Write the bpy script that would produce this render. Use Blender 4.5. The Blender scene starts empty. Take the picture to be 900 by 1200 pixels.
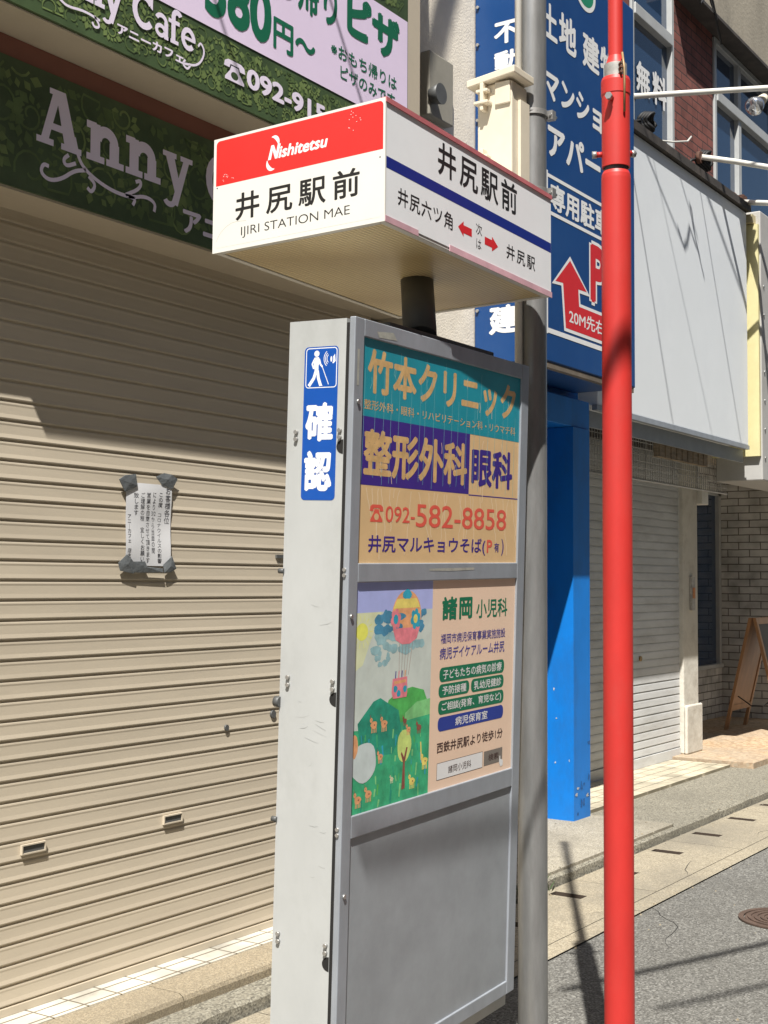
import bpy, bmesh, math, random
from mathutils import Vector, Matrix
R = math.radians
rnd = random.Random(7)
S = bpy.context.scene
COL = S.collection

# ------------------------------------------------------------------ camera
YAW, PITCH, ROLL = R(33.9), R(3.05), R(0.3)
fw = Vector((math.cos(YAW)*math.cos(PITCH), math.sin(YAW)*math.cos(PITCH), math.sin(PITCH)))
rt = Vector((math.sin(YAW), -math.cos(YAW), 0)); up = rt.cross(fw)
rt2 = rt*math.cos(ROLL) + up*math.sin(ROLL); up2 = -rt*math.sin(ROLL) + up*math.cos(ROLL)
cd = bpy.data.cameras.new('camera'); cam = bpy.data.objects.new('camera', cd); COL.objects.link(cam)
cam.matrix_world = Matrix(((rt2.x, up2.x, -fw.x, 0), (rt2.y, up2.y, -fw.y, 0), (rt2.z, up2.z, -fw.z, 1.5), (0, 0, 0, 1)))
cd.sensor_fit = 'VERTICAL'; cd.sensor_height = 36; cd.sensor_width = 27; cd.lens = 1550/1200*36
cd.clip_start = 0.05; cd.clip_end = 2000
S.camera = cam
# ------------------------------------------------------------------ light
AZ, EL = R(28.5), R(58)
SUN = Vector((math.cos(AZ), math.sin(AZ), -math.tan(EL)))      # direction the light travels (unit horizontally)
w = bpy.data.worlds.new('World'); S.world = w; w.use_nodes = True
nt = w.node_tree; sky = nt.nodes.new('ShaderNodeTexSky'); sky.sky_type = 'NISHITA'; sky.sun_disc = False
sky.sun_elevation = EL; sky.sun_rotation = R(241.5); sky.air_density = 1.0; sky.dust_density = 1.5
bg = nt.nodes['Background']; bg.inputs[1].default_value = 0.05
nt.links.new(sky.outputs[0], bg.inputs[0])
ld = bpy.data.lights.new('sun', 'SUN'); ld.energy = 5.0; ld.angle = R(0.5); ld.color = (1, .97, .915)
lo = bpy.data.objects.new('sun', ld); COL.objects.link(lo); lo.location = (0, 0, 12)
lo.rotation_euler = SUN.to_track_quat('-Z', 'Y').to_euler()
vs = S.view_settings; vs.view_transform = 'Standard'; vs.look = 'None'; vs.exposure = 0.78; vs.gamma = 1; vs.use_curve_mapping = False
S.render.engine = 'CYCLES'

# ------------------------------------------------------------------ materials
MATS = {}
def mat(name, col, rough=.6, metal=0., var=.12, scale=6., bump=0., bscale=60., dirt=None, dscale=1.5, damt=.5, stretch=(1, 1, 1), spec=.5, coat=0.):
    """painted / mineral surface: base colour with broken-up tone, optional dirt patches and bump"""
    if name in MATS: return MATS[name]
    m = bpy.data.materials.new(name); m.use_nodes = True; n = m.node_tree; b = n.nodes['Principled BSDF']
    b.inputs['Roughness'].default_value = rough; b.inputs['Metallic'].default_value = metal
    b.inputs['Specular IOR Level'].default_value = spec
    if coat: b.inputs['Coat Weight'].default_value = coat; b.inputs['Coat Roughness'].default_value = .15
    tc = n.nodes.new('ShaderNodeTexCoord'); mp = n.nodes.new('ShaderNodeMapping'); mp.inputs['Scale'].default_value = stretch
    n.links.new(tc.outputs['Object'], mp.inputs[0])
    no = n.nodes.new('ShaderNodeTexNoise'); no.inputs['Scale'].default_value = scale; no.inputs['Detail'].default_value = 6
    no.inputs['Roughness'].default_value = .65
    n.links.new(mp.outputs[0], no.inputs['Vector'])
    rp = n.nodes.new('ShaderNodeValToRGB'); e = rp.color_ramp.elements
    e[0].position = .3; e[1].position = .7
    e[0].color = tuple(c*(1-var) for c in col)+(1,); e[1].color = tuple(min(1, c*(1+var*.6)) for c in col)+(1,)
    n.links.new(no.outputs[0], rp.inputs[0]); last = rp.outputs[0]
    if dirt:
        n2 = n.nodes.new('ShaderNodeTexNoise'); n2.inputs['Scale'].default_value = dscale; n2.inputs['Detail'].default_value = 9
        n2.inputs['Roughness'].default_value = .72
        n.links.new(mp.outputs[0], n2.inputs['Vector'])
        r2 = n.nodes.new('ShaderNodeValToRGB'); r2.color_ramp.elements[0].position = .5; r2.color_ramp.elements[1].position = .72
        r2.color_ramp.elements[1].color = (damt,)*3+(1,); r2.color_ramp.elements[0].color = (0, 0, 0, 1)
        n.links.new(n2.outputs[0], r2.inputs[0])
        mx = n.nodes.new('ShaderNodeMix'); mx.data_type = 'RGBA'; mx.inputs[7].default_value = tuple(dirt)+(1,)
        n.links.new(r2.outputs[0], mx.inputs[0]); n.links.new(last, mx.inputs[6]); last = mx.outputs[2]
    n.links.new(last, b.inputs['Base Color'])
    if bump:
        n3 = n.nodes.new('ShaderNodeTexNoise'); n3.inputs['Scale'].default_value = bscale; n3.inputs['Detail'].default_value = 4
        n.links.new(tc.outputs['Object'], n3.inputs['Vector'])
        bp = n.nodes.new('ShaderNodeBump'); bp.inputs['Strength'].default_value = bump; bp.inputs['Distance'].default_value = .01
        n.links.new(n3.outputs[0], bp.inputs['Height']); n.links.new(bp.outputs[0], b.inputs['Normal'])
    MATS[name] = m; return m
def ink(name, col, rough=.5): return mat('ink_'+name, col, rough, var=.05, scale=20)

def aggregate(name, base, light, dark, scale=140., mixs=.5, stain=(.1, .09, .08), bump=.4):
    """asphalt / worn concrete with stones of different tone showing"""
    if name in MATS: return MATS[name]
    m = bpy.data.materials.new(name); m.use_nodes = True; n = m.node_tree; b = n.nodes['Principled BSDF']
    b.inputs['Roughness'].default_value = .9; b.inputs['Specular IOR Level'].default_value = .25
    tc = n.nodes.new('ShaderNodeTexCoord')
    v = n.nodes.new('ShaderNodeTexVoronoi'); v.inputs['Scale'].default_value = scale
    n.links.new(tc.outputs['Object'], v.inputs['Vector'])
    sp = n.nodes.new('ShaderNodeSeparateColor'); n.links.new(v.outputs['Color'], sp.inputs[0])
    rp = n.nodes.new('ShaderNodeValToRGB'); rp.color_ramp.interpolation = 'CONSTANT'
    e = rp.color_ramp.elements; e[0].color = dark+(1,); e[0].position = 0; e[1].position = .22; e[1].color = base+(1,)
    x = e.new(.62); x.color = tuple(c*1.35 for c in base)+(1,); y = e.new(.86); y.color = light+(1,)
    n.links.new(sp.outputs[0], rp.inputs[0])
    no = n.nodes.new('ShaderNodeTexNoise'); no.inputs['Scale'].default_value = 1.1; no.inputs['Detail'].default_value = 9; no.inputs['Roughness'].default_value = .7
    n.links.new(tc.outputs['Object'], no.inputs['Vector'])
    r2 = n.nodes.new('ShaderNodeValToRGB'); r2.color_ramp.elements[0].position = .42; r2.color_ramp.elements[1].position = .7
    r2.color_ramp.elements[1].color = (mixs,)*3+(1,)
    n.links.new(no.outputs[0], r2.inputs[0])
    mx = n.nodes.new('ShaderNodeMix'); mx.data_type = 'RGBA'; mx.inputs[7].default_value = stain+(1,)
    n.links.new(r2.outputs[0], mx.inputs[0]); n.links.new(rp.outputs[0], mx.inputs[6])
    # fine grain on top
    n4 = n.nodes.new('ShaderNodeTexNoise'); n4.inputs['Scale'].default_value = 420; n4.inputs['Detail'].default_value = 2
    n.links.new(tc.outputs['Object'], n4.inputs['Vector'])
    r4 = n.nodes.new('ShaderNodeValToRGB'); r4.color_ramp.elements[0].color = (.72,)*3+(1,); r4.color_ramp.elements[1].color = (1.2,)*3+(1,)
    n.links.new(n4.outputs[0], r4.inputs[0])
    ml = n.nodes.new('ShaderNodeMix'); ml.data_type = 'RGBA'; ml.blend_type = 'MULTIPLY'; ml.inputs[0].default_value = 1
    n.links.new(mx.outputs[2], ml.inputs[6]); n.links.new(r4.outputs[0], ml.inputs[7])
    n.links.new(ml.outputs[2], b.inputs['Base Color'])
    bp = n.nodes.new('ShaderNodeBump'); bp.inputs['Strength'].default_value = bump; bp.inputs['Distance'].default_value = .006
    n.links.new(v.outputs['Distance'], bp.inputs['Height']); n.links.new(bp.outputs[0], b.inputs['Normal'])
    MATS[name] = m; return m

def bricks(name, axis, c1, c2, mortar, bw, bh, ms=.012, off=.5, rough=.8, bump=.6):
    if name in MATS: return MATS[name]
    m = bpy.data.materials.new(name); m.use_nodes = True; n = m.node_tree; b = n.nodes['Principled BSDF']
    b.inputs['Roughness'].default_value = rough
    tc = n.nodes.new('ShaderNodeTexCoord'); sx = n.nodes.new('ShaderNodeSeparateXYZ'); cb = n.nodes.new('ShaderNodeCombineXYZ')
    n.links.new(tc.outputs['Object'], sx.inputs[0])
    n.links.new(sx.outputs[axis[0]], cb.inputs[0]); n.links.new(sx.outputs[axis[1]], cb.inputs[1])
    nz = n.nodes.new('ShaderNodeTexNoise'); nz.inputs['Scale'].default_value = 7; n.links.new(tc.outputs['Object'], nz.inputs['Vector'])
    va = n.nodes.new('ShaderNodeVectorMath'); va.operation = 'MULTIPLY_ADD'; va.inputs[1].default_value = (.008, .008, 0)
    n.links.new(nz.outputs['Color'], va.inputs[0]); n.links.new(cb.outputs[0], va.inputs[2])
    br = n.nodes.new('ShaderNodeTexBrick'); br.offset = off; br.inputs['Scale'].default_value = 1
    br.inputs['Color1'].default_value = c1+(1,); br.inputs['Color2'].default_value = c2+(1,); br.inputs['Mortar'].default_value = mortar+(1,)
    br.inputs['Brick Width'].default_value = bw; br.inputs['Row Height'].default_value = bh; br.inputs['Mortar Size'].default_value = ms
    br.inputs['Mortar Smooth'].default_value = .3
    n.links.new(va.outputs[0], br.inputs['Vector'])
    n2 = n.nodes.new('ShaderNodeTexNoise'); n2.inputs['Scale'].default_value = 5; n2.inputs['Detail'].default_value = 8; n.links.new(tc.outputs['Object'], n2.inputs['Vector'])
    r2 = n.nodes.new('ShaderNodeValToRGB'); r2.color_ramp.elements[0].color = (.6,)*3+(1,); r2.color_ramp.elements[1].color = (1.15,)*3+(1,)
    r2.color_ramp.elements[0].position = .3; r2.color_ramp.elements[1].position = .65
    n.links.new(n2.outputs[0], r2.inputs[0])
    ml = n.nodes.new('ShaderNodeMix'); ml.data_type = 'RGBA'; ml.blend_type = 'MULTIPLY'; ml.inputs[0].default_value = 1
    n.links.new(br.outputs[0], ml.inputs[6]); n.links.new(r2.outputs[0], ml.inputs[7]); n.links.new(ml.outputs[2], b.inputs['Base Color'])
    bp = n.nodes.new('ShaderNodeBump'); bp.inputs['Strength'].default_value = bump; bp.inputs['Distance'].default_value = .006; bp.invert = True
    n.links.new(br.outputs['Fac'], bp.inputs['Height']); n.links.new(bp.outputs[0], b.inputs['Normal'])
    MATS[name] = m; return m

# ------------------------------------------------------------------ mesh builder
class MB:
    def __init__(s): s.v = []; s.f = []; s.m = []; s.sm = []; s.mats = []
    def mi(s, m):
        if m not in s.mats: s.mats.append(m)
        return s.mats.index(m)
    def add(s, vs, fs, m, smooth=False):
        o = len(s.v); i = s.mi(m); s.v += [Vector(v) for v in vs]
        for f in fs: s.f.append([o+k for k in f]); s.m.append(i); s.sm.append(smooth)
    def box(s, x0, y0, z0, x1, y1, z1, m, T=None):
        vs = [Vector((x, y, z)) for z in (z0, z1) for y in (y0, y1) for x in (x0, x1)]
        if T: vs = [T(v) for v in vs]
        s.add(vs, [(0, 2, 3, 1), (4, 5, 7, 6), (0, 1, 5, 4), (2, 6, 7, 3), (0, 4, 6, 2), (1, 3, 7, 5)], m)
    def poly(s, pts, m): s.add(pts, [list(range(len(pts)))], m)
    def tube(s, pts, r, m, n=16, caps=True, smooth=True):
        pts = [Vector(p) for p in pts]; rs = r if isinstance(r, (list, tuple)) else [r]*len(pts)
        vs = []; fs = []
        for i, p in enumerate(pts):
            d = (pts[min(i+1, len(pts)-1)]-pts[max(i-1, 0)])
            if d.length < 1e-9: d = Vector((0, 0, 1))
            d.normalize()
            a = d.cross(Vector((0, 0, 1))) if abs(d.z) < .95 else d.cross(Vector((1, 0, 0)))
            a.normalize(); b = d.cross(a)
            for k in range(n):
                t = 2*math.pi*k/n; vs.append(p+(a*math.cos(t)+b*math.sin(t))*rs[i])
        for i in range(len(pts)-1):
            for k in range(n):
                fs.append((i*n+k, i*n+(k+1) % n, (i+1)*n+(k+1) % n, (i+1)*n+k))
        s.add(vs, fs, m, smooth)
        if caps:
            o = len(s.v)-len(vs)
            i = s.mi(m)
            s.f.append([o+k for k in range(n)][::-1]); s.m.append(i); s.sm.append(False)
            s.f.append([o+(len(pts)-1)*n+k for k in range(n)]); s.m.append(i); s.sm.append(False)
    def lathe(s, c, prof, m, n=32):
        """profile of (radius, z) round a vertical axis; sharp where a point is doubled"""
        for (r0, z0), (r1, z1) in zip(prof, prof[1:]):
            vs = []; 
            for k in range(n):
                t = 2*math.pi*k/n; vs.append((c[0]+r0*math.cos(t), c[1]+r0*math.sin(t), z0))
            for k in range(n):
                t = 2*math.pi*k/n; vs.append((c[0]+r1*math.cos(t), c[1]+r1*math.sin(t), z1))
            s.add(vs, [(k, (k+1) % n, n+(k+1) % n, n+k) for k in range(n)], m, True)
    def extrude_x(s, prof, x0, x1, m, nx=1):
        """profile of (y,z) points drawn out along x"""
        n = len(prof); vs = []; fs = []
        for i in range(nx+1):
            x = x0+(x1-x0)*i/nx; vs += [(x, y, z) for y, z in prof]
        for i in range(nx):
            for k in range(n-1): fs.append((i*n+k, (i+1)*n+k, (i+1)*n+k+1, i*n+k+1))
        s.add(vs, fs, m)
    def build(s, name, parent=None, loc=(0, 0, 0), bevel=0., **props):
        me = bpy.data.meshes.new(name); L = Vector(loc)
        if parent is not None: L = world_loc(parent)
        me.from_pydata([v-L for v in s.v], [], s.f)
        for m in s.mats: me.materials.append(m)
        me.polygons.foreach_set('material_index', s.m); me.polygons.foreach_set('use_smooth', s.sm)
        me.update()
        bm = bmesh.new(); bm.from_mesh(me); bmesh.ops.recalc_face_normals(bm, faces=bm.faces); bm.to_mesh(me); bm.free()
        o = bpy.data.objects.new(name, me); COL.objects.link(o)
        if parent is not None: o.parent = parent
        else: o.location = loc
        if bevel:
            bv = o.modifiers.new('bevel', 'BEVEL'); bv.width = bevel; bv.segments = 2; bv.limit_method = 'ANGLE'; bv.angle_limit = R(40)
        for k, v in props.items(): o[k] = v
        return o
def world_loc(o):
    L = Vector(o.location)
    while o.parent: o = o.parent; L = L+Vector(o.location)
    return L
def thing(name, label, cat, loc, group=None):
    o = bpy.data.objects.new(name, None); COL.objects.link(o); o.location = loc; o.empty_display_size = .1
    o['label'] = label; o['category'] = cat
    if group: o['group'] = group
    return o
def struct(name, mb, loc=(0, 0, 0)):
    return mb.build(name, None, loc, kind='structure')

# ------------------------------------------------------------------ flat print: text, ribbons, shapes on a face
def text_geo(body, bold=0., space=1., shear=0., line=1., align='LEFT'):
    cu = bpy.data.curves.new('t', 'FONT'); cu.body = body; cu.size = 1; cu.offset = bold; cu.space_character = space
    cu.shear = shear; cu.space_line = line; cu.align_x = align; cu.resolution_u = 4; cu.fill_mode = 'BOTH'
    ob = bpy.data.objects.new('t', cu); COL.objects.link(ob)
    dg = bpy.context.evaluated_depsgraph_get(); me = bpy.data.meshes.new_from_object(ob.evaluated_get(dg))
    vs = [(v.co.x, v.co.y) for v in me.vertices]; fs = [list(p.vertices) for p in me.polygons]
    bpy.data.objects.remove(ob); bpy.data.curves.remove(cu); bpy.data.meshes.remove(me)
    return vs, fs
class Print:
    """collects flat shapes in the (u,v) metres of one face; fn(u,v,h) gives the world point h metres off it"""
    def __init__(s, mb, fn, step=.00009): s.mb = mb; s.fn = fn; s.step = step
    def text(s, body, u0, v0, u1, v1, m, bold=0., space=1., shear=0., lay=2, line=1., align='LEFT', fit='both'):
        vs, fs = text_geo(body, min(bold, 0), space, shear, line, align)
        if not vs: return
        xs = [p[0] for p in vs]; ys = [p[1] for p in vs]; a, b, c, d = min(xs), max(xs), min(ys), max(ys)
        if bold > 0: a -= bold; b += bold; c -= bold; d += bold
        sx = (u1-u0)/(b-a); sy = (v1-v0)/(d-c)
        for k in range(6 if bold > 0 else 1):
            t_ = (k+.5)*math.pi/3; ox, oy = (bold*1.08*math.cos(t_), bold*1.08*math.sin(t_)) if bold > 0 else (0, 0)
            s.mb.add([s.fn(u0+(x+ox-a)*sx, v0+(y+oy-c)*sy, s.step*lay+2.2e-5*k) for x, y in vs], fs, m)
    def poly(s, pts, m, lay=1): s.mb.poly([s.fn(u, v, s.step*lay) for u, v in pts], m)
    def rect(s, u0, v0, u1, v1, m, lay=1): s.poly([(u0, v0), (u1, v0), (u1, v1), (u0, v1)], m, lay)
    def rrect(s, u0, v0, u1, v1, r, m, lay=1):
        if u0 > u1: u0, u1 = u1, u0
        if v0 > v1: v0, v1 = v1, v0
        pts = []
        for cx, cy, a in ((u1-r, v1-r, 0), (u0+r, v1-r, 90), (u0+r, v0+r, 180), (u1-r, v0+r, 270)):
            for k in range(7): t = R(a+15*k); pts.append((cx+r*math.cos(t), cy+r*math.sin(t)))
        s.poly(pts, m, lay)
    def ell(s, cx, cy, rx, ry, m, lay=1, n=24, wob=0.):
        pts = []
        ph = rnd.random()*6
        for k in range(n):
            t = 2*math.pi*k/n; q = 1+wob*(math.sin(3*t+ph)*.6+math.sin(5*t+2*ph)*.4)
            pts.append((cx+rx*q*math.cos(t), cy+ry*q*math.sin(t)))
        s.poly(pts, m, lay)
    def ribbon(s, pts, wd, m, lay=2, taper=False, smooth=0):
        for _ in range(smooth):
            q = [pts[0]]
            for a, b in zip(pts, pts[1:]):
                q += [(a[0]*.75+b[0]*.25, a[1]*.75+b[1]*.25), (a[0]*.25+b[0]*.75, a[1]*.25+b[1]*.75)]
            pts = q+[pts[-1]]
        n = len(pts); L = []; 
        for i, p in enumerate(pts):
            a = pts[max(i-1, 0)]; b = pts[min(i+1, n-1)]; dx, dy = b[0]-a[0], b[1]-a[1]; l = math.hypot(dx, dy) or 1
            k = wd/2
            if taper: k *= max(.25, math.sin(math.pi*min(1, (i+.6)/n)))
            L.append(((p[0]-dy/l*k, p[1]+dx/l*k), (p[0]+dy/l*k, p[1]-dx/l*k)))
        vs = []; fs = []
        for a, b in L: vs += [s.fn(*a, s.step*lay), s.fn(*b, s.step*lay)]
        for i in range(n-1): fs.append((2*i, 2*i+1, 2*i+3, 2*i+2))
        s.mb.add(vs, fs, m)
    def arc(s, cx, cy, rx, ry, a0, a1, wd, m, lay=2, n=16, taper=False):
        s.ribbon([(cx+rx*math.cos(R(a0+(a1-a0)*k/n)), cy+ry*math.sin(R(a0+(a1-a0)*k/n))) for k in range(n+1)], wd, m, lay, taper)

def slab(P, s, u, v, h, m, lay=3, w=1.):
    """slab-serif display letters; h = cap height, returns the advance"""
    L = [lay]
    def nx_(): L[0] += .12; return L[0]
    def B(x0, y0, x1, y1): P.rect(u+x0*h*w, v+y0*h, u+x1*h*w, v+y1*h, m, nx_())
    def Q(*p): P.poly([(u+x*h*w, v+y*h) for x, y in p], m, nx_())
    def A(cx, cy, rx, ry, a0, a1, wd): P.arc(u+cx*h*w, v+cy*h, rx*h*w, ry*h, a0, a1, wd*h, m, nx_())
    if s == 'A':
        Q((.08, .05), (.24, .05), (.50, .95), (.34, .95)); Q((.38, 1), (.60, 1), (.88, .05), (.60, .05))
        B(.30, .28, .66, .40); B(0, 0, .36, .11); B(.52, 0, .96, .11); B(.26, .9, .5, 1); return 1.0
    if s == 'n':
        B(.08, .05, .28, .68); B(0, .57, .2, .7); B(0, 0, .37, .12)
        A(.40, .40, .175, .19, 180, 0, .20); B(.475, .05, .675, .42); B(.41, 0, .78, .12); return .80
    if s == 'y':
        Q((.06, .66), (.30, .66), (.50, .05), (.36, -.10)); Q((.58, .66), (.74, .66), (.42, -.30), (.25, -.26))
        B(0, .6, .37, .7); B(.48, .6, .82, .7); A(.2, -.2, .13, .1, 200, 340, .11); return .82
    if s == 'C':
        A(.45, .5, .36, .42, 40, 320, .19); Q((.70, .98), (.80, .98), (.80, .64), (.70, .7)); return .90
    if s == 'a':
        A(.30, .47, .2, .17, 160, 0, .13); B(.42, .05, .58, .48); A(.28, .2, .17, .14, 0, 360, .12); B(.42, 0, .68, .11); return .70
    if s == 'f':
        B(.12, .05, .29, .8); A(.36, .78, .155, .17, 180, 30, .16); B(0, .57, .46, .69); B(0, 0, .42, .11); return .50
    if s == 'e':
        A(.33, .34, .235, .27, 0, 320, .15); B(.15, .30, .63, .40); return .68
    return .4
def slab_word(P, word, u, v, h, m, squeeze=1., lay=3):
    for c in word: u += slab(P, c, u, v, h, m, lay)*h*squeeze
    return u
def curl(P, u, v, r, a0, turns, wd, m, lay, flip=1):
    n = 22; pts = []
    for k in range(n+1):
        t = k/n; rr = r*(1-.8*t); a = R(a0)+flip*turns*2*math.pi*t; pts.append((u+rr*math.cos(a), v+rr*math.sin(a)))
    P.ribbon(pts, wd, m, lay, taper=False)
def damask(P, u0, v0, u1, v1, mats, pitch, lay=1, seed=1):
    """printed scrolls and leaves covering a sign face"""
    q = random.Random(seed); cnt = [0]
    def nl(): cnt[0] += 1; return lay+(cnt[0] % 60)*.12
    def inside(x, y, e=.012): return u0+e < x < u1-e and v0+e < y < v1-e
    nu = int((u1-u0)/pitch)+1; nv = int((v1-v0)/pitch)+1
    for i in range(nu):
        for j in range(nv):
            cx = u0+(i+.5+.25*(j % 2)+q.uniform(-.22, .22))*pitch; cy = v0+(j+.5+q.uniform(-.22, .22))*pitch; m = mats[(i+j) % len(mats)]; fl = q.choice((1, -1))
            a0 = q.uniform(0, 360); r = pitch*q.uniform(.30, .60)
            pts = []
            for k in range(17):
                t = k/16; rr = r*(1-.75*t); a = R(a0)+fl*1.15*2*math.pi*t; pts.append((cx+rr*math.cos(a), cy+rr*math.sin(a)))
            pts = [p for p in pts if inside(*p)]
            if len(pts) > 3: P.ribbon(pts, pitch*.055, m, nl())
            for k in range(14):
                a = R(a0)+fl*k*.52; rr = r*(1.12-.05*k); px, py = cx+rr*math.cos(a), cy+rr*math.sin(a)
                b = a+fl*.7; l = pitch*q.uniform(.14, .40); wl = l*.36
                ex, ey = px+l*math.cos(b), py+l*math.sin(b); mx_, my_ = (px+ex)/2, (py+ey)/2; nx, ny = -math.sin(b), math.cos(b)
                if inside(px, py) and inside(ex, ey) and inside(mx_+nx*wl, my_+ny*wl) and inside(mx_-nx*wl, my_-ny*wl):
                    P.poly([(px, py), (mx_+nx*wl, my_+ny*wl), (ex, ey), (mx_-nx*wl, my_-ny*wl)], m, nl())

# ------------------------------------------------------------------ shared materials
M_asph = aggregate('asphalt', (.135, .131, .118), (.26, .253, .23), (.085, .081, .073), 150, .45, (.095, .09, .078), .25)
M_agg = aggregate('exposed_aggregate_concrete', (.215, .198, .155), (.33, .31, .25), (.13, .12, .095), 130, .55, (.15, .138, .11), .25)
M_conc = aggregate('gutter_concrete', (.30, .26, .19), (.35, .31, .235), (.245, .21, .15), 180, .75, (.17, .155, .125), bump=.12)
M_apron = aggregate('apron_concrete', (.31, .28, .22), (.37, .34, .28), (.235, .21, .165), 160, .85, (.19, .17, .13), bump=.12)
M_kerb = aggregate('kerb_concrete', (.27, .225, .155), (.32, .275, .2), (.22, .18, .125), 220, .7, (.21, .18, .13), bump=.1)
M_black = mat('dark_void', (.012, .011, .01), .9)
M_tile = bricks('cream_tiles', (0, 1), (.58, .555, .475), (.53, .50, .43), (.17, .145, .11), .15, .075, .005, 0., .35, .3)
M_tile2 = bricks('ribbed_cream_tiles', (0, 1), (.56, .50, .37), (.53, .47, .35), (.22, .19, .13), .2, .1, .006, 0., .45, .4)
M_slat = mat('beige_shutter_paint', (.53, .46, .355), .42, var=.10, scale=2.2, dirt=(.40, .345, .265), dscale=1.3, damt=.4, stretch=(.35, 1, 3))
M_slat_w = mat('white_shutter_paint', (.58, .585, .58), .5, var=.14, scale=3, dirt=(.3, .28, .25), dscale=2, damt=.6, stretch=(.5, 1, 2.5))
M_cream = mat('cream_plaster', (.86, .78, .65), .85, var=.08, scale=12, bump=.25, bscale=90, dirt=(.62, .52, .38), dscale=2.5, damt=.4)
M_soffit = mat('beige_soffit_paint', (.52, .45, .35), .7, var=.1, scale=3, dirt=(.33, .28, .21), dscale=3, damt=.4)
M_brown = mat('red_brown_fascia', (.20, .075, .05), .6, var=.15, scale=4)
M_green = mat('dark_green_print', (.062, .098, .042), .35, var=.35, scale=5)
M_vine1 = mat('vine_print_mid', (.10, .15, .052), .35, var=.3, scale=9)
M_vine2 = mat('vine_print_light', (.16, .22, .075), .35, var=.3, scale=9)
M_lilac = mat('lilac_print', (.80, .67, .86), .45, var=.04, scale=3)
M_lilac2 = mat('lilac_letters', (.80, .72, .86), .45, var=.05, scale=3)
M_dgreen = ink('deep_green', (.006, .13, .065))
M_blue = mat('blue_sign_enamel', (.006, .055, .20), .35, var=.08, scale=2, dirt=(.03, .085, .20), dscale=2, damt=.3)
M_bluewall = mat('blue_wall_paint', (.003, .185, .62), .5, var=.12, scale=5, dirt=(.02, .12, .36), dscale=4, damt=.6, stretch=(1, 1, .5))
M_white = mat('white_print', (.78, .78, .77), .45, var=.04)
M_red = ink('red', (.62, .02, .025), .4)
M_alu = mat('weathered_aluminium', (.34, .365, .40), .42, .25, var=.14, scale=9, dirt=(.27, .285, .30), dscale=5, damt=.6, stretch=(1, 1, .5))
M_alu_d = mat('weathered_aluminium_sheet', (.315, .335, .355), .5, .1, var=.16, scale=5, dirt=(.27, .285, .30), dscale=3, damt=.6, bump=.03, bscale=30)
M_cab = mat('pale_grey_painted_sheet', (.46, .47, .46), .38, .05, var=.08, scale=4, dirt=(.35, .355, .34), dscale=3.2, damt=.6, stretch=(1, 1, .6), bump=.015, bscale=9)
M_steel = mat('galvanised_steel', (.30, .30, .295), .40, .55, var=.25, scale=14, dirt=(.17, .165, .155), dscale=6, damt=.7, stretch=(1, 1, .2))
M_bolt = mat('zinc_bolt', (.45, .44, .42), .4, .7, var=.2, scale=40)
M_dark = mat('dark_grey_paint', (.085, .087, .085), .5, var=.15, scale=9)
M_redp = mat('red_pole_paint', (.52, .030, .024), .48, var=.12, scale=7, dirt=(.44, .05, .04), dscale=5, damt=.6, coat=0., stretch=(1, 1, .4))
M_pl = mat('cream_plastic', (.68, .61, .48), .55, var=.07, scale=8, dirt=(.52, .45, .34), dscale=6, damt=.4)
M_whitepl = mat('white_plastic', (.7, .68, .62), .4, var=.06)
M_conc_w = mat('stained_concrete_wall', (.36, .32, .25), .9, var=.2, scale=3, dirt=(.13, .12, .10), dscale=1.2, damt=.85, stretch=(1, 1, .35), bump=.3, bscale=40)
M_brick = bricks('brown_bricks', (0, 2), (.25, .085, .065), (.20, .07, .055), (.05, .034, .03), .24, .075, .006)
M_wbrick_y = bricks('white_bricks_side', (1, 2), (.62, .61, .58), (.55, .54, .51), (.16, .15, .135), .235, .078, .006)
M_wbrick_x = bricks('white_bricks_front', (0, 2), (.62, .61, .58), (.55, .54, .51), (.16, .15, .135), .235, .078, .006)
M_frame = mat('white_window_frame', (.52, .53, .52), .45, .2, var=.1, scale=9)
M_rust = mat('rusty_metal', (.12, .055, .035), .85, var=.5, scale=14, bump=.4)
M_flash = mat('dark_flashing', (.06, .052, .046), .7, var=.3, scale=9, dirt=(.14, .11, .09), dscale=5)
M_panel = mat('blank_panel_white', (.80, .83, .85), .4, var=.03, scale=1.5, dirt=(.73, .76, .79), dscale=.9, damt=.7)
M_wood = mat('weathered_plank', (.26, .2, .13), .85, var=.4, scale=9, stretch=(1, 1, 6), bump=.3)
M_wire = mat('black_cable', (.015, .015, .016), .6)
def glass_mat():
    m = bpy.data.materials.new('window_glass'); m.use_nodes = True; b = m.node_tree.nodes['Principled BSDF']
    b.inputs['Base Color'].default_value = (.02, .045, .095, 1); b.inputs['Roughness'].default_value = .04; b.inputs['Specular IOR Level'].default_value = .8
    return m
M_glass = glass_mat()

# ------------------------------------------------------------------ ground
g = MB(); g.box(-60, -60, -.3, 120, 60, -.07, M_asph); struct('ground', g)
g = MB(); g.poly([(-30, -25, 0), (60, -25, 0), (60, 2.43, 0), (-30, 2.43, 0)], M_asph); struct('road', g)
M_slot = mat('slot_void_shade', (.06, .042, .03), .9)  # dark brown colour standing in for the shade down the drain slots
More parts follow.
